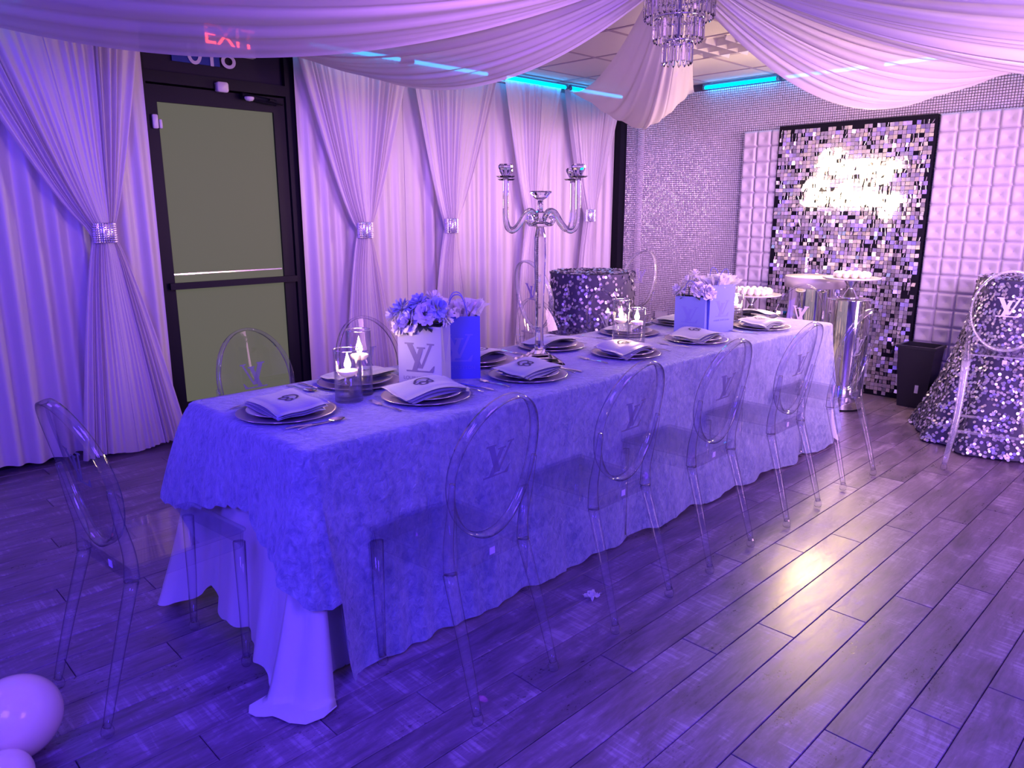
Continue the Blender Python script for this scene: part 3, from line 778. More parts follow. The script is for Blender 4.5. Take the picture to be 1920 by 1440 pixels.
# ------------------------------------------------------------------ ghost chair
def back_surf(a, b):
    """a across (-1..1), b up (-1..1) on the oval back; local chair coordinates"""
    z = .71+.215*b
    y = .125-(z-.46)*.205 + .026*a*a
    return Vector((.168*a, y, z))
def make_chair(name, label, cat, group, stool=0.0, logo=M_logo_chair, textlabel=False):
    dz = stool
    t = thing(name, label, cat, (0, 0, 0), 0, group)
    U = lambda p: (p[0], p[1], p[2]+dz)
    # seat plate
    def rr(w0, w1, y0, y1, z, r=.02):
        pts = []
        for cx, cy_, a0 in ((w1-r, y1-r, 0), (-w1+r, y1-r, 90), (-w0+.004, y0+.004, 180), (w0-.004, y0+.004, 270)):
            rad = r if cy_ > .3 else .004
            for k in range(4):
                a = radians(a0+k*30); pts.append((cx+rad*cos(a), cy_+rad*sin(a), z))
        return pts
    mb = MB(); n = 16
    lv = [rr(.158, .172, .118, .462, .452), rr(.162, .176, .114, .468, .455), rr(.162, .176, .114, .468, .461), rr(.158, .172, .118, .462, .464)]
    vs = [U(p) for l in lv for p in l]
    fs = [tuple(reversed(range(n))), tuple(3*n+i for i in range(n))]
    for j in range(3):
        for i in range(n): fs.append((j*n+i, j*n+(i+1) % n, (j+1)*n+(i+1) % n, (j+1)*n+i))
    mb.add(vs, fs); mb.obj('seat', M_acr, t)
    # apron
    mb = MB(); lo = rr(.154, .168, .122, .458, .402); hi = rr(.158, .172, .118, .462, .452); li = rr(.150, .164, .126, .454, .402); hii = rr(.154, .168, .122, .458, .452)
    vs = [U(p) for l in (lo, hi, hii, li) for p in l]; fs = []
    for a, b_ in ((0, 1), (2, 3), (3, 0)):
        for i in range(n): fs.append((a*n+i, a*n+(i+1) % n, b_*n+(i+1) % n, b_*n+i))
    mb.add(vs, fs); mb.obj('apron', M_acr, t)
    if dz:
        mb = MB().tube([U(p) for p in rr(.162, .176, .114, .468, .456)], .004, 6, closed=True); mb.obj('seat_edge', M_stool_rim, t)
    MB().obox(U((.02, .1195, .428)), (.011, 0, 0), (0, .001, 0), (0, 0, .011)).obj('care_label', M_logo_white, t)
    # legs
    def leg(pts, r, nm='leg'):
        mb = MB().tube([p for p in pts], r, 8, flat=(1.0, .8), up=(0, 1, 0))
        o = mb.obj(nm, M_stool_rim if dz else M_acr_leg, t, True)
        p = pts[0]
        MB().lathe([(.011, 0), (.0175, .006), (.0185, .018), (.014, .032), (.010, .040)], 8, (p[0], p[1], 0)).obj('foot', M_acr_rim, o)
        return o
    for s in (-1, 1):
        pts = catmull([(s*(.172+dz*.12), 0, .03), (s*.166, .055, (.22+dz*.45)), (s*.158, .118, .42+dz)], 4)
        m = len(pts); leg(pts, [.014+.009*i/(m-1) for i in range(m)])
        pts = [(s*.166, .430, .03), (s*.162, .438, .2+dz*.5), (s*.158, .444, .42+dz)]
        leg(pts, [.014, .018, .023])
    # back: curved clear oval panel with flanged rim and two stiles
    nA, nR = 48, 7
    def fnp(u, v):
        a = 2*pi*u; r = v*.965
        return U(back_surf(r*cos(a), r*sin(a)))
    mb = MB(); mb.grid(lambda u, v: fnp(u, max(v, .002)), nA, nR, closeu=True)
    back = mb.obj('backrest', M_acr, t, True)
    rim = [Vector(U(back_surf(cos(2*pi*k/nA), sin(2*pi*k/nA)))) for k in range(nA)]
    # rim section: 26 mm deep (front to back), 7 mm thick
    vs = []; fs = []
    for k in range(nA):
        a = 2*pi*k/nA; c = rim[k]; out = Vector((cos(a), -.2*sin(a), sin(a))).normalized(); dp = Vector((0, -.98, -.2))
        for (o1, d1) in ((-.005, -.007), (.004, -.010), (.006, .0), (.004, .022), (-.004, .020)):
            vs.append(c+out*o1+dp*d1)
    for k in range(nA):
        for m in range(5): fs.append((k*5+m, k*5+(m+1) % 5, ((k+1) % nA)*5+(m+1) % 5, ((k+1) % nA)*5+m))
    MB().add(vs, fs).obj('back_frame', M_stool_rim if dz else M_acr_rim, t, True)
    for s in (-1, 1):
        pts = catmull([U((s*.158, .118, .42)), U((s*.161, .118, .50)), U((s*.167, .10, .60)), U((s*.172, .085, .70))], 4); m = len(pts)
        MB().tube(pts, [.022-.013*i/(m-1) for i in range(m)], 8, flat=(.8, 1.0), up=(0, 1, 0)).obj('stile', M_acr_leg, t, True)
    def mp(x, y, o):
        p = back_surf(x/.168, y/.215); return U((p.x, p.y+.002+o, p.z))
    logo_mesh(.115, lambda x, y, o: mp(x, y+.02, o)).obj('monogram_print', logo, t)
    if dz:
        mb = MB(); zz = .22
        A = [(-.166, .047, zz), (-.164, .434, zz), (.164, .434, zz), (.166, .047, zz)]
        for i in range(4): MB().tube([A[i], A[(i+1) % 4]], .009, 6).obj('footrest', M_stool_rim, t)
    return t
chair = make_chair('ghost_chair', '', 'chair', 'clear oval back chairs at the long table')
near = [(1.394, 1.397, 4, 'clear oval back chair nearest the camera, first on the right side of the long table'),
        (2.048, 1.410, 2, 'clear oval back chair second from the camera on the right side of the long table'),
        (2.665, 1.411, 1, 'clear oval back chair in the middle of the right side row'),
        (3.316, 1.403, 1, 'clear oval back chair fourth from the camera on the right side of the long table'),
        (3.975, 1.400, -4, 'clear oval back chair last in the right side row, in front of the mirrored pedestal')]
for i, (x, y, r, lb) in enumerate(near):
    if i == 0: chair.location = (x, y, 0); chair.rotation_euler = (0, 0, radians(r)); chair['label'] = lb
    else: dup(chair, (x, y, 0), radians(r), lb)
dup(chair, (.440, 2.235, 0), radians(-90+6), 'clear oval back chair alone at the near left end of the long table')
for x, y, r, lb in ((1.40, 3.09, 184, 'clear oval back chair in front of the green frosted door'),
                    (1.97, 3.07, 178, 'clear oval back chair behind the near candle vases'),
                    (2.47, 3.05, 181, 'clear oval back chair mostly hidden behind the near blue gift bag'),
                    (3.10, 3.03, 180, 'clear oval back chair behind the candelabra stem'),
                    (3.74, 3.03, 176, 'clear oval back chair behind the middle pair of candle vases'),
                    ):
    dup(chair, (x, y, 0), radians(r), lb)
ec = dup(chair, (5.06, 2.26, 0), radians(90), 'clear oval back chair at the far end of the long table, before the pedestals')
for c_ in ec.children:
    if c_.name.startswith('monogram'): c_.data = c_.data.copy(); c_.data.materials[0] = M_logo_white
stool = make_chair('ghost_bar_stool', 'tall clear bar stool with oval back at the right sequin table', 'bar stool', 'clear bar stools at the sequin tables', .19, M_logo_white)
stool.location = (4.57, .955, 0); stool.rotation_euler = (0, 0, radians(-90+14))
dup(stool, (3.33, 3.30, 0), radians(-98), 'tall clear bar stool left of the far sequin table, before the curtain')
dup(stool, (4.93, 3.50, 0), radians(82), 'tall clear bar stool right of the far sequin table, before the mesh wall')

# ------------------------------------------------------------------ long table
X0, X1, Y0, Y1, ZT = 1.00, 4.62, 1.88, 2.70, .742
tb = thing('banquet_table', 'pair of trestle tables under the cloths forming the long dining table', 'table', ((X0+X1)/2, (Y0+Y1)/2, 0))
hx, hy = (X1-X0)/2-.03, (Y1-Y0)/2-.03
MB().box(-hx, 0, -hy, hy, .70, .73).obj('tabletop', M_wood, tb)
MB().box(.002, hx, -hy, hy, .70, .73).obj('tabletop', M_wood, tb)
for x in (-hx+.25, -.25, .25, hx-.25):
    for y in (-hy+.12, hy-.12): MB().tube([(x, y, 0), (x, y, .70)], .014, 8).obj('leg', M_black, tb)

def perim(off):
    """rounded rectangle outline: list of (pos, normal, s key)"""
    r = .035+off; pts = []
    a0, a1, b0, b1 = X0-off, X1+off, Y0-off, Y1+off
    def line(p, q, nrm, n, tagk):
        for i in range(n):
            t_ = i/n; pts.append(((p[0]+(q[0]-p[0])*t_, p[1]+(q[1]-p[1])*t_), nrm, tagk+t_))
    def arc(c, s, tagk, n=10):
        for i in range(n):
            a = s+pi/2*i/n; pts.append(((c[0]+r*cos(a), c[1]+r*sin(a)), (cos(a), sin(a)), tagk+i/n))
    line((a0+r, b0), (a1-r, b0), (0, -1), 230, 0)         # 0: near long side (towards +x)
    arc((a1-r, b0+r), -pi/2, 1)                           # 1: far right corner
    line((a1, b0+r), (a1, b1-r), (1, 0), 44, 2)           # 2: far end
    arc((a1-r, b1-r), 0, 3)
    line((a1-r, b1), (a0+r, b1), (0, 1), 120, 4)          # 4: hidden long side
    arc((a0+r, b1-r), pi/2, 5)
    line((a0, b1-r), (a0, b0+r), (-1, 0), 70, 6)          # 6: near end
    arc((a0+r, b0+r), pi, 7)                              # 7: near right corner
    return pts
def make_cloth(name, mat, off, ztop, hem, flare, fold, nz=30):
    P = perim(off); n = len(P); rows_ = []
    cxm, cym = (X0+X1)/2, (Y0+Y1)/2
    # top: shrink towards the middle line
    for k in (0.0, .35, .7, .9, .97):
        r_ = []
        for (p, nn, s) in P:
            tx = min(max(p[0], X0+.4), X1-.4); r_.append((tx+(p[0]-tx)*k, cym+(p[1]-cym)*k, ztop))
        rows_.append(r_)
    r_ = []
    for (p, nn, s) in P: r_.append((p[0]-nn[0]*.012, p[1]-nn[1]*.012, ztop-.001))
    rows_.append(r_)
    r_ = []
    for (p, nn, s) in P: r_.append((p[0]-nn[0]*.003, p[1]-nn[1]*.003, ztop-.006))
    rows_.append(r_)
    for j in range(nz):
        t_ = j/(nz-1); r_ = []
        for (p, nn, s) in P:
            zz = hem(s); fx = flare(s); L_ = ztop-.014-zz
            drop = t_*L_
            o_ = fold(s, t_)
            q_ = fx*t_**(1.6 if name == 'white_undercloth' else (.75 if s > 5.2 and s < 6.6 else 1.5))
            dx, dy = nn[0]*(o_+q_), nn[1]*(o_+q_)
            z = ztop-.014-drop
            ex = extra(s, t_) if name == 'white_undercloth' else (0, 0, 0)
            if z < .006:
                z = .006+.004*abs(sin(s*40))
            r_.append((p[0]+dx+ex[0], p[1]+dy+ex[1], max(.004, z+ex[2])))
        rows_.append(r_)
    vs = [v for r_ in rows_ for v in r_]; fs = []
    for j in range(len(rows_)-1):
        for i in range(n): k = (i+1) % n; fs.append((j*n+i, (j+1)*n+i, (j+1)*n+k, j*n+k))
    return MB().add(vs, fs).obj(name, mat, None, True)
def wrap(s, c, w):
    d_ = abs(s-c); d_ = min(d_, 8-d_); return math.exp(-(d_/w)**2)
# velvet
def hem_v(s):
    if s < .006: return .3-.29*(s/.006)
    if s < 1: return .012+.008*sin(s*60)+.004*sin(s*171)
    if s < 2: return .02+.30*(s-1)
    if s < 3: return .32+.05*sin((s-2)*9)
    if s < 4: return .36+.16*(s-3)
    if s < 5: return .52
    if s < 6: return .52-.12*(s-5)
    if s < 7: return interp(s-6, [0, .1, .3, .5, .66, .72, .85, 1], [.40, .395, .43, .475, .487, .44, .40, .37])+.006*sin(s*70)
    return interp(s-7, [0, .5, 1], [.37, .30, .27])
def flare_v(s):
    f = (.035 if s < .3 else .02)+.035*wrap(s, 7.4, .35)+.03*wrap(s, 6.95, .25)+.06*wrap(s, 1.5, .5)
    if s < 1: f += .012+.045*s
    if 4 <= s < 5: f = .0
    f += .105*wrap(s, 5.9, .45) if s > 5 else 0
    if s >= 7: f = max(f, .085)
    elif s > 6.93: f = max(f, .085*(s-6.93)/.07)
    elif s < .02: f = .035+.05*(1-s/.02)
    return f
def fold_v(s, t_):
    a = 0
    if s < 1: # long side: shallow crumples plus a few drop folds
        a += t_*(.007*sin(s*38+2*t_)+.005*sin(s*97+1.3)+.004*sin(s*23*t_+s*61))
        a += t_*.022*math.exp(-((s-.012)/.012)**2)+t_*.014*math.exp(-((s-.05)/.010)**2)
        a += t_*(.010*sin(s*210)*math.exp(-((s-.10)/.10)**2))
        a += t_*.02*s*sin(s*55)
    elif s < 2: a += t_*.05*sin((s-1)*9)
    elif s >= 6: a += t_*(.004*sin(s*31)+.004*sin(s*67))
    if s >= 7: a += t_*.010*sin((s-7)*13)
    return a
velvet_cloth = make_cloth('velvet_tablecloth', M_velvet, .012, ZT+.003, hem_v, flare_v, fold_v)
tag(velvet_cloth, 'crushed dusty blue velvet cloth draped over the long dining table', 'tablecloth')
def hem_w(s):
    if s < .06: return -.10+.2*(s/.06)
    if s < 1: return .10
    if s < 3: return .015+.02*sin(s*20)
    if s < 4: return .1+.43*(s-3)
    if s < 5: return .53
    if s < 6: return .53-.49*min(1, (s-5)*2)
    if s < 7: return interp(s-6, [0, .05, .12, .2, .3, .6, .85, 1], [.03, .02, .05, .10, .04, .045, .02, -.10])+.006*sin(s*50)
    return -.16
def flare_w(s):
    if s < 1: return 0
    if s < 3: return .10
    if 4 <= s < 5: return 0
    if s < 6: return .14*min(1, (s-5)*2)
    if s < 7: return interp(s-6, [0, .06, .14, .25, .6, .85, 1], [.17, .15, .07, .06, .06, .08, .12])
    return .14
def fold_w(s, t_):
    if 5.4 < s < 7: return t_*(.018*sin((s-6)*17+1)+.006*sin(s*41))
    if s >= 7: return t_*.035*sin((s-7)*9+1)
    if s < 1: return -.004
    return .02*t_*sin(s*23)
def extra(s, t_):
    w_ = wrap(s, 7.45, .42) if s > 6 else math.exp(-(.55/.42)**2)*max(0, 1-s/.02)
    k = max(0, t_-.35)/.65
    return (-.10*w_*k**1.6, -.015*w_*k**1.6 if s > 6 else 0, 0)
cl = make_cloth('white_undercloth', M_white_cloth, .004, ZT-.001, hem_w, flare_w, fold_w, 34)
tag(cl, 'long white cloth beneath the velvet, trailing on the floor at the near corner', 'tablecloth')

# ------------------------------------------------------------------ place settings
ZS = ZT+.0035
def make_setting_meshes():
    d_ = {}
    d_['charger'] = MB().lathe([(.001, .002), (.10, .002), (.115, .004), (.158, .012), (.165, .014), (.165, .0165), (.157, .0155), (.113, .0075), (.001, .0065)], 48, cap=False).mesh('charger_plate', M_charger, True)
    d_['crim'] = MB().tube([(.1645*cos(2*pi*k/48), .1645*sin(2*pi*k/48), .0155) for k in range(48)], .0010, 6, closed=True).mesh('charger_rim', M_rim, True)
    d_['plate'] = MB().lathe([(.001, .0), (.075, .0), (.09, .004), (.128, .016), (.132, .018), (.130, .0195), (.092, .008), (.001, .0045)], 48, cap=False).mesh('dinner_plate', M_plate, True)
    d_['prim'] = MB().tube([(.131*cos(2*pi*k/48), .131*sin(2*pi*k/48), .0188) for k in range(48)], .0009, 6, closed=True).mesh('plate_rim', M_rim, True)
    return d_
SM = make_setting_meshes()
def napkin_mesh(seed, wide=.285, deep=.18):
    rnd = random.Random(seed); mb = MB(); ph = rnd.uniform(0, 6); ph2 = rnd.uniform(0, 6)
    def surf(a, b):
        # draped over the plate: middle sits on the rim plane, ends curl down a little
        return .028-.012*abs(a)**2.2+.006*(b+.2)+.0035*sin(a*3+ph)+.002*sin(b*5+ph2)
    for L_ in range(3):                     # three folded layers, each slipped a bit
        sx, sy = 1-.035*L_, 1-.05*L_; ox, oy = .006*L_*cos(ph), -.008*L_
        z0 = (2-L_)*.0085
        th = .0060
        n, m = 17, 9
        vs = []
        for side in (0, 1):
            for j in range(m):
                for i in range(n):
                    a, b_ = 2*i/(n-1)-1, 2*j/(m-1)-1
                    e = max(abs(a)**8, abs(b_)**8)
                    skew = .10*a*wide
                    x = a*wide/2*sx+ox; y = b_*deep/2*sy+oy+skew*(.3+.2*L_)
                    z = surf(a, b_)+z0+.004*sin(3.1*a+ph2+L_)*b_+(th*(1-.85*e) if side else th*.2*e)
                    vs.append((x, y, z))
        fs = []
        for j in range(m-1):
            for i in range(n-1):
                q_ = j*n+i; fs.append((q_, q_+n, q_+n+1, q_+1)); q_ += n*m; fs.append((q_, q_+1, q_+n+1, q_+n))
        bd = [i for i in range(n)]+[j*n+n-1 for j in range(1, m)]+[(m-1)*n+i for i in range(n-2, -1, -1)]+[j*n for j in range(m-2, 0, -1)]
        for k in range(len(bd)): a_, b2 = bd[k], bd[(k+1) % len(bd)]; fs.append((a_, b2, b2+n*m, a_+n*m))
        mb.add(vs, fs)
    return mb, surf
def napkin_print(surf):
    mb = MB(); off = .0165+.0070
    def put(c, r, w, a0=0, a1=360, e=1.0):
        n = 20; vs = []; fs = []
        for k in range(n+1):
            a = radians(a0+(a1-a0)*k/n)
            for rr_ in (r-w, r):
                x, y = c[0]+rr_*cos(a)*e, c[1]+rr_*sin(a)
                vs.append((x, y, surf(x/.125, y/.075)+off+.0014))
        for k in range(n): fs.append((2*k, 2*k+1, 2*k+3, 2*k+2))
        mb.add(vs, fs)
    put((-.012, -.004), .019, .009); put((.020, .003), .015, .008); put((-.002, .010), .032, .008, 25, 165, 1.25); put((-.034, .010), .012, .007, 60, 300)
    return mb
def setting(x, y, rot, seed, place):
    g1, g2, g3 = 'charger plates on the long table', 'dinner plates on the chargers', 'folded satin napkins on the plates'
    c = thing('charger_plate', 'silver lavender charger plate '+place, 'charger plate', (x, y, ZS), rot, g1)
    o = bpy.data.objects.new('charger_dish', SM['charger']); COL.objects.link(o); o.parent = c
    o = bpy.data.objects.new('rim', SM['crim']); COL.objects.link(o); o.parent = c
    c = thing('dinner_plate', 'white silver rimmed plate '+place, 'plate', (x, y, ZS+.008), rot, g2)
    o = bpy.data.objects.new('plate_dish', SM['plate']); COL.objects.link(o); o.parent = c
    o = bpy.data.objects.new('rim', SM['prim']); COL.objects.link(o); o.parent = c
    c = thing('napkin', 'folded blue grey napkin '+place, 'napkin', (x, y, ZS+.0055), rot, g3)
    mb, sf = napkin_mesh(seed); mb.obj('napkin_cloth', M_napkin, c, True)
    napkin_print(sf).obj('printed_emblem', M_print, c)
SET = [(1.170, 2.285, -98, 'at the near left end of the table'),
       (1.650, 2.135, -6, 'in front of the near white gift bag'),
       (2.172, 2.120, 4, 'in front of the candelabra base'),
       (2.855, 2.130, -3, 'on the near side just right of the candelabra'),
       (3.440, 2.110, 2, 'on the near side below the far pair of gift bags'),
       (4.105, 2.085, 0, 'on the near side nearest the far end'),
       (1.600, 2.500, 176, 'behind the near candle vases'),
       (2.225, 2.485, 184, 'half hidden behind the near blue gift bag'),
       (2.740, 2.510, 178, 'behind the candelabra stem'),
       (3.370, 2.500, 182, 'behind the middle pair of candle vases'),
       (3.900, 2.520, 180, 'behind the far pair of gift bags'),
       (4.440, 2.330, 88, 'at the far end of the table')]
for i, (x, y, r, pl) in enumerate(SET): setting(x, y, radians(r), i, pl)

# cutlery
def fork_mesh():
    mb = MB()
    pts = [(0, 0, .003), (.03, 0, .007), (.07, 0, .006), (.11, 0, .0035), (.128, 0, .005)]
    mb.tube(catmull(pts, 3), [.0046, .0044, .0042, .004, .0036, .003, .0027, .0025, .0024, .0024, .003, .005, .0065][:13], 6, flat=(1.0, .45), up=(0, 0, 1))
    mb.obox((.137, 0, .0055), (.010, 0, .0008), (0, .011, 0), (0, 0, .0009))
    for k in (-1.5, -.5, .5, 1.5): mb.obox((.166, k*.0058, .0075), (.021, 0, .002), (0, .0014, 0), (0, 0, .0009))
    return mb.mesh('fork_body', M_chrome, False)
def spoon_mesh():
    mb = MB(); mb.tube(catmull([(0, 0, .003), (.03, 0, .007), (.07, 0, .006), (.12, 0, .003)], 3), [.0046, .0044, .0042, .004, .0036, .003, .0027, .0025, .0024, .0026], 6, flat=(1.0, .45))
    mb.grid(lambda u, v: (.145+.030*cos(2*pi*u)*max(v, .02), .0185*sin(2*pi*u)*max(v, .02), .002+.0075*v*v), 20, 6, closeu=True)
    mb.grid(lambda u, v: (.145+.030*cos(2*pi*u)*max(v, .02), -.0185*sin(2*pi*u)*max(v, .02), .0008+.0080*v*v), 20, 6, closeu=True)
    return mb.mesh('spoon_body', M_chrome, True)
def knife_mesh():
    mb = MB(); mb.tube(catmull([(0, 0, .004), (.04, 0, .005), (.085, 0, .004)], 3), [.005, .0056, .0058, .0056, .005, .0045, .004], 8, flat=(1.0, .6))
    mb.add([(.085, -.006, .003), (.18, -.006, .003), (.205, .004, .003), (.20, .008, .003), (.085, .006, .003),
            (.085, -.006, .0045), (.18, -.006, .0045), (.205, .004, .0038), (.20, .008, .0038), (.085, .006, .0045)],
           [(4, 3, 2, 1, 0), (5, 6, 7, 8, 9), (0, 1, 6, 5), (1, 2, 7, 6), (2, 3, 8, 7), (3, 4, 9, 8), (4, 0, 5, 9)])
    return mb.mesh('knife_body', M_chrome, False)
CM = {'fork': fork_mesh(), 'spoon': spoon_mesh(), 'knife': knife_mesh()}
def cutlery(kind, x, y, tx, ty, label):
    """handle end at (x,y), pointing to (tx,ty)"""
    t = bpy.data.objects.new(kind, CM[kind]); COL.objects.link(t); t.location = (x, y, ZS-.0005); t.rotation_euler = (0, 0, math.atan2(ty-y, tx-x))
    tag(t, label, kind, kind+'s on the long table')
cutlery('fork', 1.463, 2.036, 1.465, 2.274, 'silver fork right of the short near candle vase, handle to the table edge')
cutlery('spoon', 1.857, 2.05, 1.845, 2.25, 'silver spoon lying left of a knife, in front of the near blue bag')
cutlery('knife', 1.900, 2.035, 1.885, 2.25, 'silver knife lying beside the spoon in front of the near blue bag')
cutlery('fork', 1.984, 2.035, 1.978, 2.241, 'silver fork in front of the near blue gift bag')
cutlery('knife', 1.075, 2.118, 1.20, 2.095, 'silver knife at the near right corner of the table')
cutlery('spoon', 1.100, 2.085, 1.30, 2.095, 'silver spoon at the near right corner of the table')
cutlery('fork', 1.055, 2.475, 1.25, 2.50, 'silver fork beyond the plate at the near left end')
cutlery('spoon', 2.368, 2.031, 2.372, 2.22, 'silver spoon right of the plate before the candelabra')
cutlery('knife', 2.400, 2.02, 2.40, 2.22, 'silver knife right of the plate before the candelabra')
cutlery('fork', 2.621, 2.053, 2.641, 2.29, 'silver fork left of the plate right of the candelabra')
cutlery('spoon', 3.085, 2.03, 3.073, 2.20, 'silver spoon right of the plate beneath the middle vases')
cutlery('fork', 3.235, 2.02, 3.225, 2.2, 'silver fork left of the plate beneath the far pair of bags')
cutlery('fork', 3.885, 1.99, 3.87, 2.18, 'silver fork left of the last near side plate')
cutlery('fork', 1.830, 2.66, 1.836, 2.47, 'silver fork behind the near white gift bag')
cutlery('spoon', 1.374, 2.665, 1.40, 2.48, 'silver spoon on the far side before the green door')
cutlery('knife', 1.425, 2.665, 1.45, 2.45, 'silver knife on the far side before the green door')
cutlery('fork', 2.355, 2.655, 2.35, 2.46, 'silver fork on the far side right of the near blue bag')
cutlery('fork', 2.50, 2.66, 2.50, 2.46, 'silver fork on the far side left of the candelabra')
cutlery('knife', 2.945, 2.66, 2.95, 2.46, 'silver knife on the far side right of the candelabra')
cutlery('fork', 3.12, 2.66, 3.14, 2.47, 'silver fork on the far side behind the middle vases')
cutlery('fork', 4.40, 2.12, 4.24, 2.11, 'silver fork at the far right corner of the table')

# ------------------------------------------------------------------ candle vases
def candle_set(x, y, r, h, wl, place):
    g_ = 'glass cylinder vases with floating candles'
    t = thing('candle_vase', place, 'candle vase', (x, y, ZS), 0, g_)
    MB().lathe([(.001, 0), (r, 0), (r, h), (r-.003, h), (r-.003, .016), (.001, .014)], 32, cap=False).obj('glass_cylinder', M_glass, t, True)
    MB().tube([((r-.0015)*cos(2*pi*k/32), (r-.0015)*sin(2*pi*k/32), h) for k in range(32)], .0022, 6, closed=True).obj('glass_lip', M_rim, t, True)
    MB().lathe([(.001, .0165), (r-.0045, .018), (r-.0045, wl), (.001, wl)], 32, cap=False).obj('water', M_water, t, True)
    c = thing('floating_candle', 'lit candle in the '+place.replace('glass cylinder ', ''), 'candle', (x, y, ZS+wl-.014), 0, 'lit floating candles')
    rc = r*.72
    MB().lathe([(rc*.45, 0), (rc*.8, .006), (rc, .016), (rc, .021), (rc*.9, .0225), (.001, .0225)], 24).obj('wax', M_wax, c, True)
    MB().tube([(0, 0, .022), (.001, 0, .030)], .0009, 5).obj('wick', M_black, c)
    MB().lathe([(.0006, .026), (.008, .031), (.0125, .040), (.0115, .050), (.0075, .062), (.0035, .076), (.0005, .090)], 12, cap=False).obj('flame', M_flame, c, True)
    l = bpy.data.lights.new('candle_light', 'POINT'); l.energy = 2.2; l.color = (1, .58, .30); l.shadow_soft_size = .02
    lo = bpy.data.objects.new('candle_light', l); COL.objects.link(lo); lo.location = (x, y, ZS+wl+.05)
candle_set(1.425, 2.300, .050, .190, .105, 'short glass cylinder vase nearest the camera, beside the near white bag')
candle_set(1.512, 2.355, .046, .245, .145, 'taller glass cylinder vase right behind the shortest near one')
candle_set(3.121, 2.368, .044, .225, .115, 'glass cylinder vase, left one of the middle pair')
candle_set(3.115, 2.262, .044, .190, .115, 'glass cylinder vase, right one of the middle pair')
candle_set(4.152, 2.285, .044, .180, .110, 'glass cylinder vase at the front of the far pair beside the bags')
candle_set(4.215, 2.355, .042, .220, .130, 'glass cylinder vase at the back of the far pair')

# ------------------------------------------------------------------ gift bags
def gift_bag(x, y, rot, w, dpt, h, mat, lmat, label, handle=True, lsize=.11, words=True):
    t = thing('gift_bag', label, 'gift bag', (x, y, ZS), rot, 'paper gift bags on the long table')
    th = .0012; mb = MB()
    # open-topped bag with side gussets
    def rg(z, k): return [(-w/2, -dpt/2, z), (w/2, -dpt/2, z), (w/2-k, 0, z), (w/2, dpt/2, z), (-w/2, dpt/2, z), (-w/2+k, 0, z)]
    L_ = [rg(0, 0), rg(h*.4, .004), rg(h, .014)]
    ins = [[(a*.985, b*.97, c) for a, b, c in rg(h, .014)], [(a*.97, b*.95, .003) for a, b, c in rg(0, 0)]]
    vs = [p for l in L_+ins for p in l]; fs = [(5, 4, 3, 2, 1, 0)]
    for j in range(4):
        for i in range(6): fs.append((j*6+i, j*6+(i+1) % 6, (j+1)*6+(i+1) % 6, (j+1)*6+i))
    fs.append(tuple(24+i for i in range(6)))
    mb.add(vs, fs); mb.obj('paper_bag', mat, t)
    logo_mesh(lsize, lambda a, b, o: (a, -dpt/2-.0004-o, h*.50+b), .0004).obj('monogram_print', lmat, t)
    if words: text_obj('LOUIS VUITTON', 'brand_lettering', lsize*.155, lmat, t, (0, -dpt/2-.0008, h*.50-lsize*.66), (pi/2, 0, 0), .0003)
    if handle:
        for yy in (-dpt/2+.004, dpt/2-.004):
            pts = catmull([(-w*.22, yy, h-.03), (-w*.21, yy, h+.02), (-w*.12, yy*1.3, h+.075), (0, yy*1.5, h+.09), (w*.12, yy*1.3, h+.075), (w*.21, yy, h+.02), (w*.22, yy, h-.03)], 5)
            MB().tube(pts, .0022, 6).obj('handle', lmat, t, True)
    return t
gift_bag(1.763, 2.285, math.atan2(-.169, .084), .185, .085, .245, M_bag_white, M_logo_grey, 'near white paper gift bag with grey monogram holding a lilac bouquet', False, .125)
gift_bag(1.965, 2.325, math.atan2(-.105, .13), .185, .075, .258, M_bag_blue, M_logo_blue, 'near deep blue paper gift bag with tissue, right of the white one', True, .125)
gift_bag(3.690, 2.300, math.atan2(-.16, .04), .175, .085, .205, M_bag_blue2, M_logo_blue, 'far pale blue gift bag holding a lilac and green bouquet', True, .10)
gift_bag(3.815, 2.215, math.atan2(-.05, .155), .180, .080, .268, M_bag_blue2, M_logo_blue, 'far taller blue gift bag with white tissue, beside the lit vase', True, .10)

def flower_head(c, r, mat, seed, dirv=(0, 0, 1), n=46, parent=None, kind=0):
    rnd = random.Random(seed); mb = MB(); D = Vector(dirv).normalized(); Q = D.to_track_quat('Z', 'Y')
    for i in range(n):
        ph = i*2.39996; ct = 1-(i+.5)/n*1.35; st = sqrt(max(0, 1-ct*ct))
        nrm = Vector((st*cos(ph), st*sin(ph), ct)); side = nrm.cross(Vector((0, 0, 1)))
        side = side.normalized() if side.length > .05 else Vector((1, 0, 0)); up = side.cross(nrm)*-1
        nrm = (nrm+Vector((rnd.gauss(0, .12), rnd.gauss(0, .12), rnd.gauss(0, .12)))).normalized()
        base = nrm*r*.35; L_ = r*rnd.uniform(.60, .78); wd = r*(.16 if kind == 0 else .30)
        up2 = up*rnd.uniform(-.25, .45)
        pts = [base-side*wd*.4, base+side*wd*.4, base+nrm*L_*.6+side*wd+up2*r*.1, base+nrm*L_*.6-side*wd+up2*r*.1,
               base+nrm*L_+side*wd*.55+up2*r*.45, base+nrm*L_-side*wd*.55+up2*r*.45]
        mb.add([Q @ p+Vector(c) for p in pts], [(0, 1, 2, 3), (3, 2, 4, 5)])
    return mb.obj('flower_head', mat, parent, False)
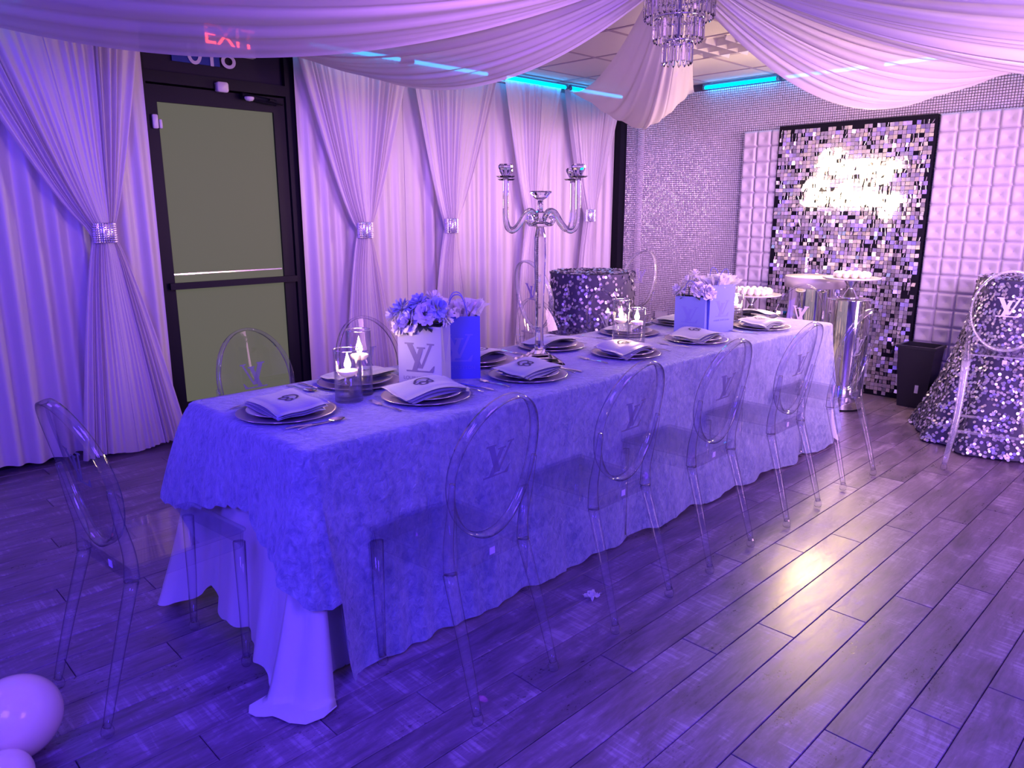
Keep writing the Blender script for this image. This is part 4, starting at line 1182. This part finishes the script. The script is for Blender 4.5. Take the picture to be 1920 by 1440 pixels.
def leaf(parent, c, d_, L_, w_, mat=M_leaf):
    d_ = Vector(d_).normalized(); s = d_.cross(Vector((0, 0, 1))).normalized(); u = s.cross(d_); c = Vector(c); vs = []; fs = []
    n = 6
    for k in range(n+1):
        t_ = k/n; ww = w_*sin(pi*min(1, t_*.98+.02))**.8; p = c+d_*L_*t_-Vector((0, 0, 1))*L_*.35*t_*t_
        vs += [p-s*ww+u*ww*.3, p, p+s*ww+u*ww*.3]
    for k in range(n):
        a = k*3; fs += [(a, a+1, a+4, a+3), (a+1, a+2, a+5, a+4)]
    return MB().add(vs, fs).obj('leaf', mat, parent, True)
def bouquet(x, y, z, rot, heads, label, sc=1.0, leaves=12, seed=1):
    t = thing('flower_bouquet', label, 'flowers', (x, y, z), rot, 'bouquets in the gift bags'); rnd = random.Random(seed)
    for i, (dx, dy, dz, r, m, k) in enumerate(heads):
        flower_head((dx*sc, dy*sc, dz*sc), r*sc, m, seed*31+i, (dx*2, dy*2-.03, dz+.05), 60 if k == 0 else 40, t, k)
        MB().tube([(dx*.2, dy*.2, -.11), (dx*sc*.9, dy*sc*.9, dz*sc*.8)], .0022, 5).obj('stem', M_leaf, t)
    for i in range(leaves):
        a = rnd.uniform(0, 2*pi); leaf(t, (.02*cos(a), .02*sin(a), .0), (cos(a), sin(a), rnd.uniform(.0, .5)), rnd.uniform(.06, .10)*sc, .014*sc)
    return t
# across = local x (bag front faces local -y)
bouquet(1.763, 2.285, ZS+.245, math.atan2(-.169, .084),
        [(-.105, -.03, .030, .042, M_petal, 0), (-.065, -.045, .062, .040, M_petal_b, 0), (-.03, -.055, .015, .046, M_petal, 1), (-.06, .00, .03, .04, M_petal, 1),
         (.0, -.03, .085, .040, M_petal_b, 0), (.035, -.055, .050, .044, M_petal, 1), (.07, -.03, .070, .042, M_petal_b, 1), (.03, .02, .09, .042, M_petal_w, 0),
         (.08, .02, .035, .040, M_petal, 0), (-.03, .02, .06, .042, M_petal_b, 1), (-.07, -.06, -.005, .034, M_petal, 1)],
        'full bouquet of lilac and blue artificial flowers in the near white gift bag', 1.0, 16, 3)
bouquet(3.690, 2.300, ZS+.205, math.atan2(-.16, .04),
        [(-.07, -.02, .030, .045, M_petal, 0), (-.03, .0, .075, .040, M_petal_w, 0), (.0, .01, .115, .036, M_petal_w, 0), (.04, -.03, .040, .045, M_petal_w, 1), (.085, -.03, .030, .042, M_petal, 1),
         (.10, .0, .015, .035, M_petal_w, 0), (-.08, .02, .02, .035, M_petal_b, 0), (.02, .03, .07, .04, M_petal_w, 1)],
        'bouquet of white and lilac flowers with green leaves in the far pale blue bag', 1.0, 16, 5)
def tissue(x, y, z, rot, w, d_, h, label, seed):
    rnd = random.Random(seed); mb = MB()
    for i in range(46):
        cx_, cy_ = rnd.uniform(-.5, .5)*w, rnd.uniform(-.5, .5)*d_
        a = rnd.uniform(0, 2*pi); L_ = h*rnd.uniform(.55, 1.05); ww = rnd.uniform(.014, .030); out = Vector((cx_*.5, cy_*.8, 0)); s_ = Vector((cos(a), sin(a), 0))
        base = Vector((cx_*.8, cy_*.8, -.02)); vs = []
        for k in range(4):
            t_ = k/3; c = base+out*t_*1.2+Vector((0, 0, 1))*(L_+.02)*t_+Vector((rnd.gauss(0, .004), rnd.gauss(0, .004), 0))
            wd = ww*(.5+.8*t_)
            vs += [c-s_*wd+Vector((0, 0, rnd.gauss(0, .005))), c+Vector((-s_.y, s_.x, 0))*.008*(-1)**k, c+s_*wd+Vector((0, 0, rnd.gauss(0, .005)))]
        fs = []
        for k in range(3):
            q_ = k*3; fs += [(q_, q_+1, q_+4, q_+3), (q_+1, q_+2, q_+5, q_+4)]
        mb.add(vs, fs)
    t = mb.obj('tissue_paper', M_tissue, None, False)
    t.location = (x, y, z); t.rotation_euler = (0, 0, rot)
    tag(t, label, 'tissue paper')
tissue(1.965, 2.325, ZS+.258, math.atan2(-.105, .13), .155, .06, .070, 'crumpled white tissue paper in the near deep blue gift bag', 1)
tissue(3.815, 2.215, ZS+.268, math.atan2(-.05, .155), .165, .07, .055, 'crumpled white tissue paper in the far taller blue gift bag', 2)

# ------------------------------------------------------------------ candelabra
VA = YAW          # viewing azimuth
cd = thing('candelabra', 'tall crystal candelabra with four curved arms standing on the table', 'candelabra', (2.44, 2.31, ZS), VA)
# faceted square base in steps
def sq(mb, a, z0, z1, b=None):
    b = a if b is None else b
    return mb.add([(-a, -a, z0), (a, -a, z0), (a, a, z0), (-a, a, z0), (-b, -b, z1), (b, -b, z1), (b, b, z1), (-b, b, z1)],
                  [(3, 2, 1, 0), (4, 5, 6, 7), (0, 1, 5, 4), (1, 2, 6, 5), (2, 3, 7, 6), (3, 0, 4, 7)])
bs = MB(); sq(bs, .098, 0, .010, .090); sq(bs, .074, .011, .024, .066); sq(bs, .052, .025, .040, .043); sq(bs, .034, .041, .058, .024)
o = bs.obj('stepped_base', M_crystal, cd); o.rotation_euler = (0, 0, radians(12))
MB().lathe([(.020, .058), (.022, .068), (.019, .10), (.017, .16), (.022, .34), (.027, .48), (.025, .56), (.016, .605)], 8).obj('stem', M_crystal, cd)
hub = MB().lathe([(.020, .604), (.050, .608), (.052, .622), (.030, .626)], 8); hub.lathe([(.022, .627), (.030, .640), (.028, .665), (.014, .672)], 8)
hub.obj('hub', M_crystal, cd)
MB().lathe([(.012, .672), (.012, .718)], 12).obj('centre_post', M_crystal, cd, True)
MB().lathe([(.010, .719), (.028, .728), (.050, .752), (.050, .757), (.030, .757), (.02, .745)], 10).obj('centre_cup', M_crystal, cd)
for q_ in range(4):
    a = pi/4+q_*pi/2; ca, sa = cos(a), sin(a)
    prof = [(.022, .640), (.050, .672), (.085, .668), (.125, .622), (.165, .592), (.200, .602), (.213, .645), (.214, .72), (.213, .805)]
    arm = MB().tube(catmull([(r_*ca, r_*sa, z_) for r_, z_ in prof], 5), .0115, 10).obj('arm', M_crystal, cd, True)
    MB().tube(catmull([(r_*ca, r_*sa, z_) for r_, z_ in [(.03, .622), (.06, .615), (.078, .628), (.076, .646), (.062, .644)]], 5), .007, 8).obj('scroll', M_crystal, arm, True)
    c = (.213*ca, .213*sa, 0)
    MB().lathe([(.012, .806), (.030, .808), (.040, .814), (.030, .812), (.012, .812)], 8, c).obj('drip_pan', M_crystal, arm)
    MB().lathe([(.012, .813), (.016, .822), (.030, .848), (.030, .856), (.024, .862), (.014, .860)], 8, c).obj('candle_cup', M_crystal, arm)

# ------------------------------------------------------------------ sequin cocktail tables
def sequin_table(x, y, zt, r, rb, label, clabel, seed, cx_=0, cy_=0, n=2300, rs=.0105):
    t = thing('cocktail_table', label, 'table', (x, y, 0), 0, 'tall round cocktail tables')
    MB().lathe([(r-.02, zt-.03), (r-.015, zt-.028), (r-.015, zt-.006), (r-.02, zt-.004)], 40).obj('tabletop', M_wood, t, True)
    MB().tube([(0, 0, .02), (0, 0, zt-.03)], .03, 12).obj('pole', M_black, t, True)
    MB().lathe([(.22, 0), (.22, .012), (.03, .03)], 24).obj('base', M_black, t, True)
    rnd = random.Random(seed); ph = rnd.uniform(0, 6)
    def surf(a, v):      # v 0 at the rim .. 1 at the hem
        R = r+(rb-r)*v**1.8
        f = 1+(.035*sin(9*a+ph)+.025*sin(14*a+2*ph)+.02*sin(5*a))*v*1.4
        px, py = cx_*v**1.3, cy_*v**1.3
        z = zt*(1-v)+.012*v
        return Vector((px+R*f*cos(a), py+R*f*sin(a), z))
    mb = MB()
    mb.grid(lambda u, v: tuple(surf(2*pi*u, v)), 96, 18, closeu=True)
    mb.grid(lambda u, v: ((r*max(v, .01))*cos(2*pi*u), (r*max(v, .01))*sin(2*pi*u), zt+.001), 96, 4, closeu=True)
    c = tag(mb.obj('sequin_tablecloth', M_seq_cloth, None, True), clabel, 'tablecloth', 'sequin cloths on the cocktail tables'); c.location = (x, y, 0)
    me_v = []; me_f = []
    def disc(p, nrm, rr_):
        s = nrm.cross(Vector((0, 0, 1))); s = s.normalized() if s.length > .1 else Vector((1, 0, 0)); u = nrm.cross(s)
        o_ = len(me_v)
        for k in range(7):
            a = 2*pi*k/7; me_v.append(tuple(p+s*cos(a)*rr_+u*sin(a)*rr_))
        me_f.append(tuple(range(o_, o_+7)))
    for i in range(n):
        a = rnd.uniform(0, 2*pi); v = rnd.random()**.8
        p = surf(a, v); e = 1e-3; du = surf(a+e, v)-p; dv = surf(a, min(v+e, 1))-surf(a, v-e if v > e else v)
        nr = du.cross(dv).normalized()
        if nr.x*cos(a)+nr.y*sin(a) < 0: nr = -nr
        tl = Vector((rnd.gauss(0, .22), rnd.gauss(0, .22), rnd.gauss(0, .25)))
        disc(p+nr*.005, (nr+tl).normalized(), rs)
    for i in range(int(n*.12)):
        a = rnd.uniform(0, 2*pi); rr_ = r*sqrt(rnd.random())
        disc(Vector((rr_*cos(a), rr_*sin(a), zt+.006)), (Vector((rnd.gauss(0, .3), rnd.gauss(0, .3), 1))).normalized(), rs)
    me = bpy.data.meshes.new('sequins'); me.from_pydata(me_v, [], me_f); me.materials.append(M_seq)
    o = bpy.data.objects.new('sequins', me); COL.objects.link(o); o.parent = c; o['kind'] = 'stuff'
sequin_table(5.52, 1.02, 1.015, .32, .56, 'tall cocktail table under the sequin cloth at the right edge', 'silver round sequin cloth flowing to the floor at the right edge', 2, -.06, .0, 6600, .0095)
sequin_table(4.13, 3.40, 1.00, .295, .36, 'tall cocktail table under the sequin cloth in the far left corner', 'silver round sequin cloth on the tall table before the curtains', 3, 0, 0, 3400)

# ------------------------------------------------------------------ dessert pedestals
def pedestal(x, y, r, h, label, drum=None):
    t = thing('mirror_pedestal', label, 'pedestal', (x, y, 0), 0, 'mirrored cylinder pedestals')
    hh = h if not drum else h-drum[1]
    MB().lathe([(r, .004), (r, hh)], 48, cap=False).obj('mirrored_shell', M_mirror, t, True)
    MB().lathe([(.001, hh-.002), (r, hh-.002), (r+.002, hh), (r+.002, hh+.004), (.001, hh+.004)], 48, cap=False).obj('top_disc', M_mirror if not drum else M_drum, t, True)
    MB().lathe([(r+.003, 0), (r+.003, .012)], 48).obj('base_ring', M_black, t, True)
    if drum: MB().lathe([(.001, hh+.004), (drum[0], hh+.004), (drum[0], h-.004), (drum[0]-.004, h), (.001, h)], 56, cap=False).obj('drum_top', M_drum, t, True)
    return t
pedestal(5.50, 2.135, .150, .80, 'slim mirrored cylinder pedestal nearest the last clear chair, under the cake stand')
pedestal(5.78, 2.52, .185, .925, 'mirrored pedestal with broad white drum top before the mirror sequin panel', (.225, .085))
pedestal(5.32, 2.80, .16, .640, 'lowest mirrored pedestal, half hidden behind the far end of the table')
def cake_stand(x, y, z, r, h, label, glabel, balls, rb, seed):
    t = thing('cake_stand', label, 'cake stand', (x, y, z), 0, 'mirrored pedestal cake stands')
    MB().lathe([(.001, 0), (.062, 0), (.064, .006), (.050, .018), (.020, h*.45), (.018, h*.52), (.048, h*.82), (.056, h-.012), (.001, h-.012)], 32, cap=False).obj('foot', M_chrome, t, True)
    MB().lathe([(.001, h-.012), (r-.004, h-.010), (r, h-.004), (r, h), (r-.006, h), (.001, h-.004)], 48, cap=False).obj('plate', M_plate, t, True)
    rnd = random.Random(seed); k = 0
    for (dx, dy) in balls:
        o = thing('candy_ball', glabel, 'candy', (x+dx, y+dy, z+h-.004), rnd.uniform(0, 6), glabel)
        MB().sphere((0, 0, rb), rb, 14, 9).obj('coated_ball', M_treat, o, True)
        MB().lathe([(rb*.35, 0), (rb*.55, rb*.28)], 12, cap=True).obj('icing_foot', M_treat, o, True)
bl = [(.055*cos(k*pi/4), .055*sin(k*pi/4)) for k in range(8)]+[(0, 0)]+[(.105*cos(k*pi/6), .105*sin(k*pi/6)) for k in range(12)]
cake_stand(5.50, 2.135, .806, .195, .150, 'mirrored cake stand of white candy balls on the slim mirrored pedestal', 'white candy balls on the stand above the slim pedestal', bl, .023, 1)
bl2 = [(.06*cos(k*pi/4+.3), .06*sin(k*pi/4+.3)) for k in range(8)]+[(.125*cos(k*pi/8), .125*sin(k*pi/8)) for k in range(16)]+[(0, 0)]
cake_stand(5.32, 2.80, .646, .215, .155, 'mirrored cake stand of white sweets behind the far gift bags', 'white sweets on the lower cake stand', bl2, .026, 2)

# ------------------------------------------------------------------ balloons and floor scrap
def balloon(x, y, r, label, tilt):
    t = thing('balloon', label, 'balloon', (x, y, 0), 0, 'balloons on the floor')
    prof = []
    for k in range(25):
        a = pi*k/24; R = r*sin(a)*(1-.05*max(0, cos(a))); prof.append((max(R, .0008), -r*1.04*cos(a)+(-.10*r if k == 0 else 0)))
    mb = MB().lathe(prof, 40, cap=False); o = mb.obj('latex_skin', M_balloon, t, True); o.location = (0, 0, r*1.0); o.rotation_euler = (radians(tilt), radians(70), 0)
    kn = MB().lathe([(.002, 0), (.007, -.006), (.004, -.012), (.010, -.02)], 10, (0, 0, -r*1.13)).obj('knot', M_balloon, o, True)
balloon(.268, 2.156, .110, 'larger pale balloon on the floor at the bottom left corner', 20)
balloon(.205, 1.985, .066, 'smaller pale balloon in front of the larger one at the picture edge', -30)
rnd = random.Random(4)
mb = MB().grid(lambda u, v: ((u-.5)*.055+rnd.uniform(-.004, .004), (v-.5)*.045+rnd.uniform(-.004, .004), .004+.018*abs(sin(5*u+4*v))*rnd.uniform(.4, 1)), 9, 8)
o = mb.obj('tissue_scrap', M_tissue, None, False); o.location = (2.008, 1.616, 0); tag(o, 'crumpled scrap of white tissue on the floor between the chairs', 'litter')

# ------------------------------------------------------------------ laser dot projector (real light through a dotted gobo)
def laser(loc, target, color, power, scale, size=75):
    l = bpy.data.lights.new('laser_projector_light', 'SPOT'); l.energy = power; l.color = color; l.spot_size = radians(size); l.spot_blend = .1; l.shadow_soft_size = .002
    l.use_nodes = True; nt = l.node_tree; N = nt.nodes; L = nt.links
    em = [n for n in N if n.type == 'EMISSION'][0]
    tc = N.new('ShaderNodeTexCoord'); vo = N.new('ShaderNodeTexVoronoi'); vo.inputs['Scale'].default_value = scale
    L.new(tc.outputs['Normal'], vo.inputs['Vector'])
    lt = N.new('ShaderNodeMath'); lt.operation = 'LESS_THAN'; lt.inputs[1].default_value = .045
    L.new(vo.outputs['Distance'], lt.inputs[0]); 
    mu = N.new('ShaderNodeMath'); mu.operation = 'MULTIPLY'; mu.inputs[1].default_value = 1.0; L.new(lt.outputs[0], mu.inputs[0])
    L.new(mu.outputs[0], em.inputs['Strength'])
    o = bpy.data.objects.new('laser_projector_light', l); COL.objects.link(o); o.location = loc
    o.rotation_euler = (Vector(target)-Vector(loc)).to_track_quat('-Z', 'Y').to_euler()
laser((1.2, -1.2, 2.2), (3.0, 1.4, 0.2), (.30, .03, 1.0), 1500, 12.0, 110)
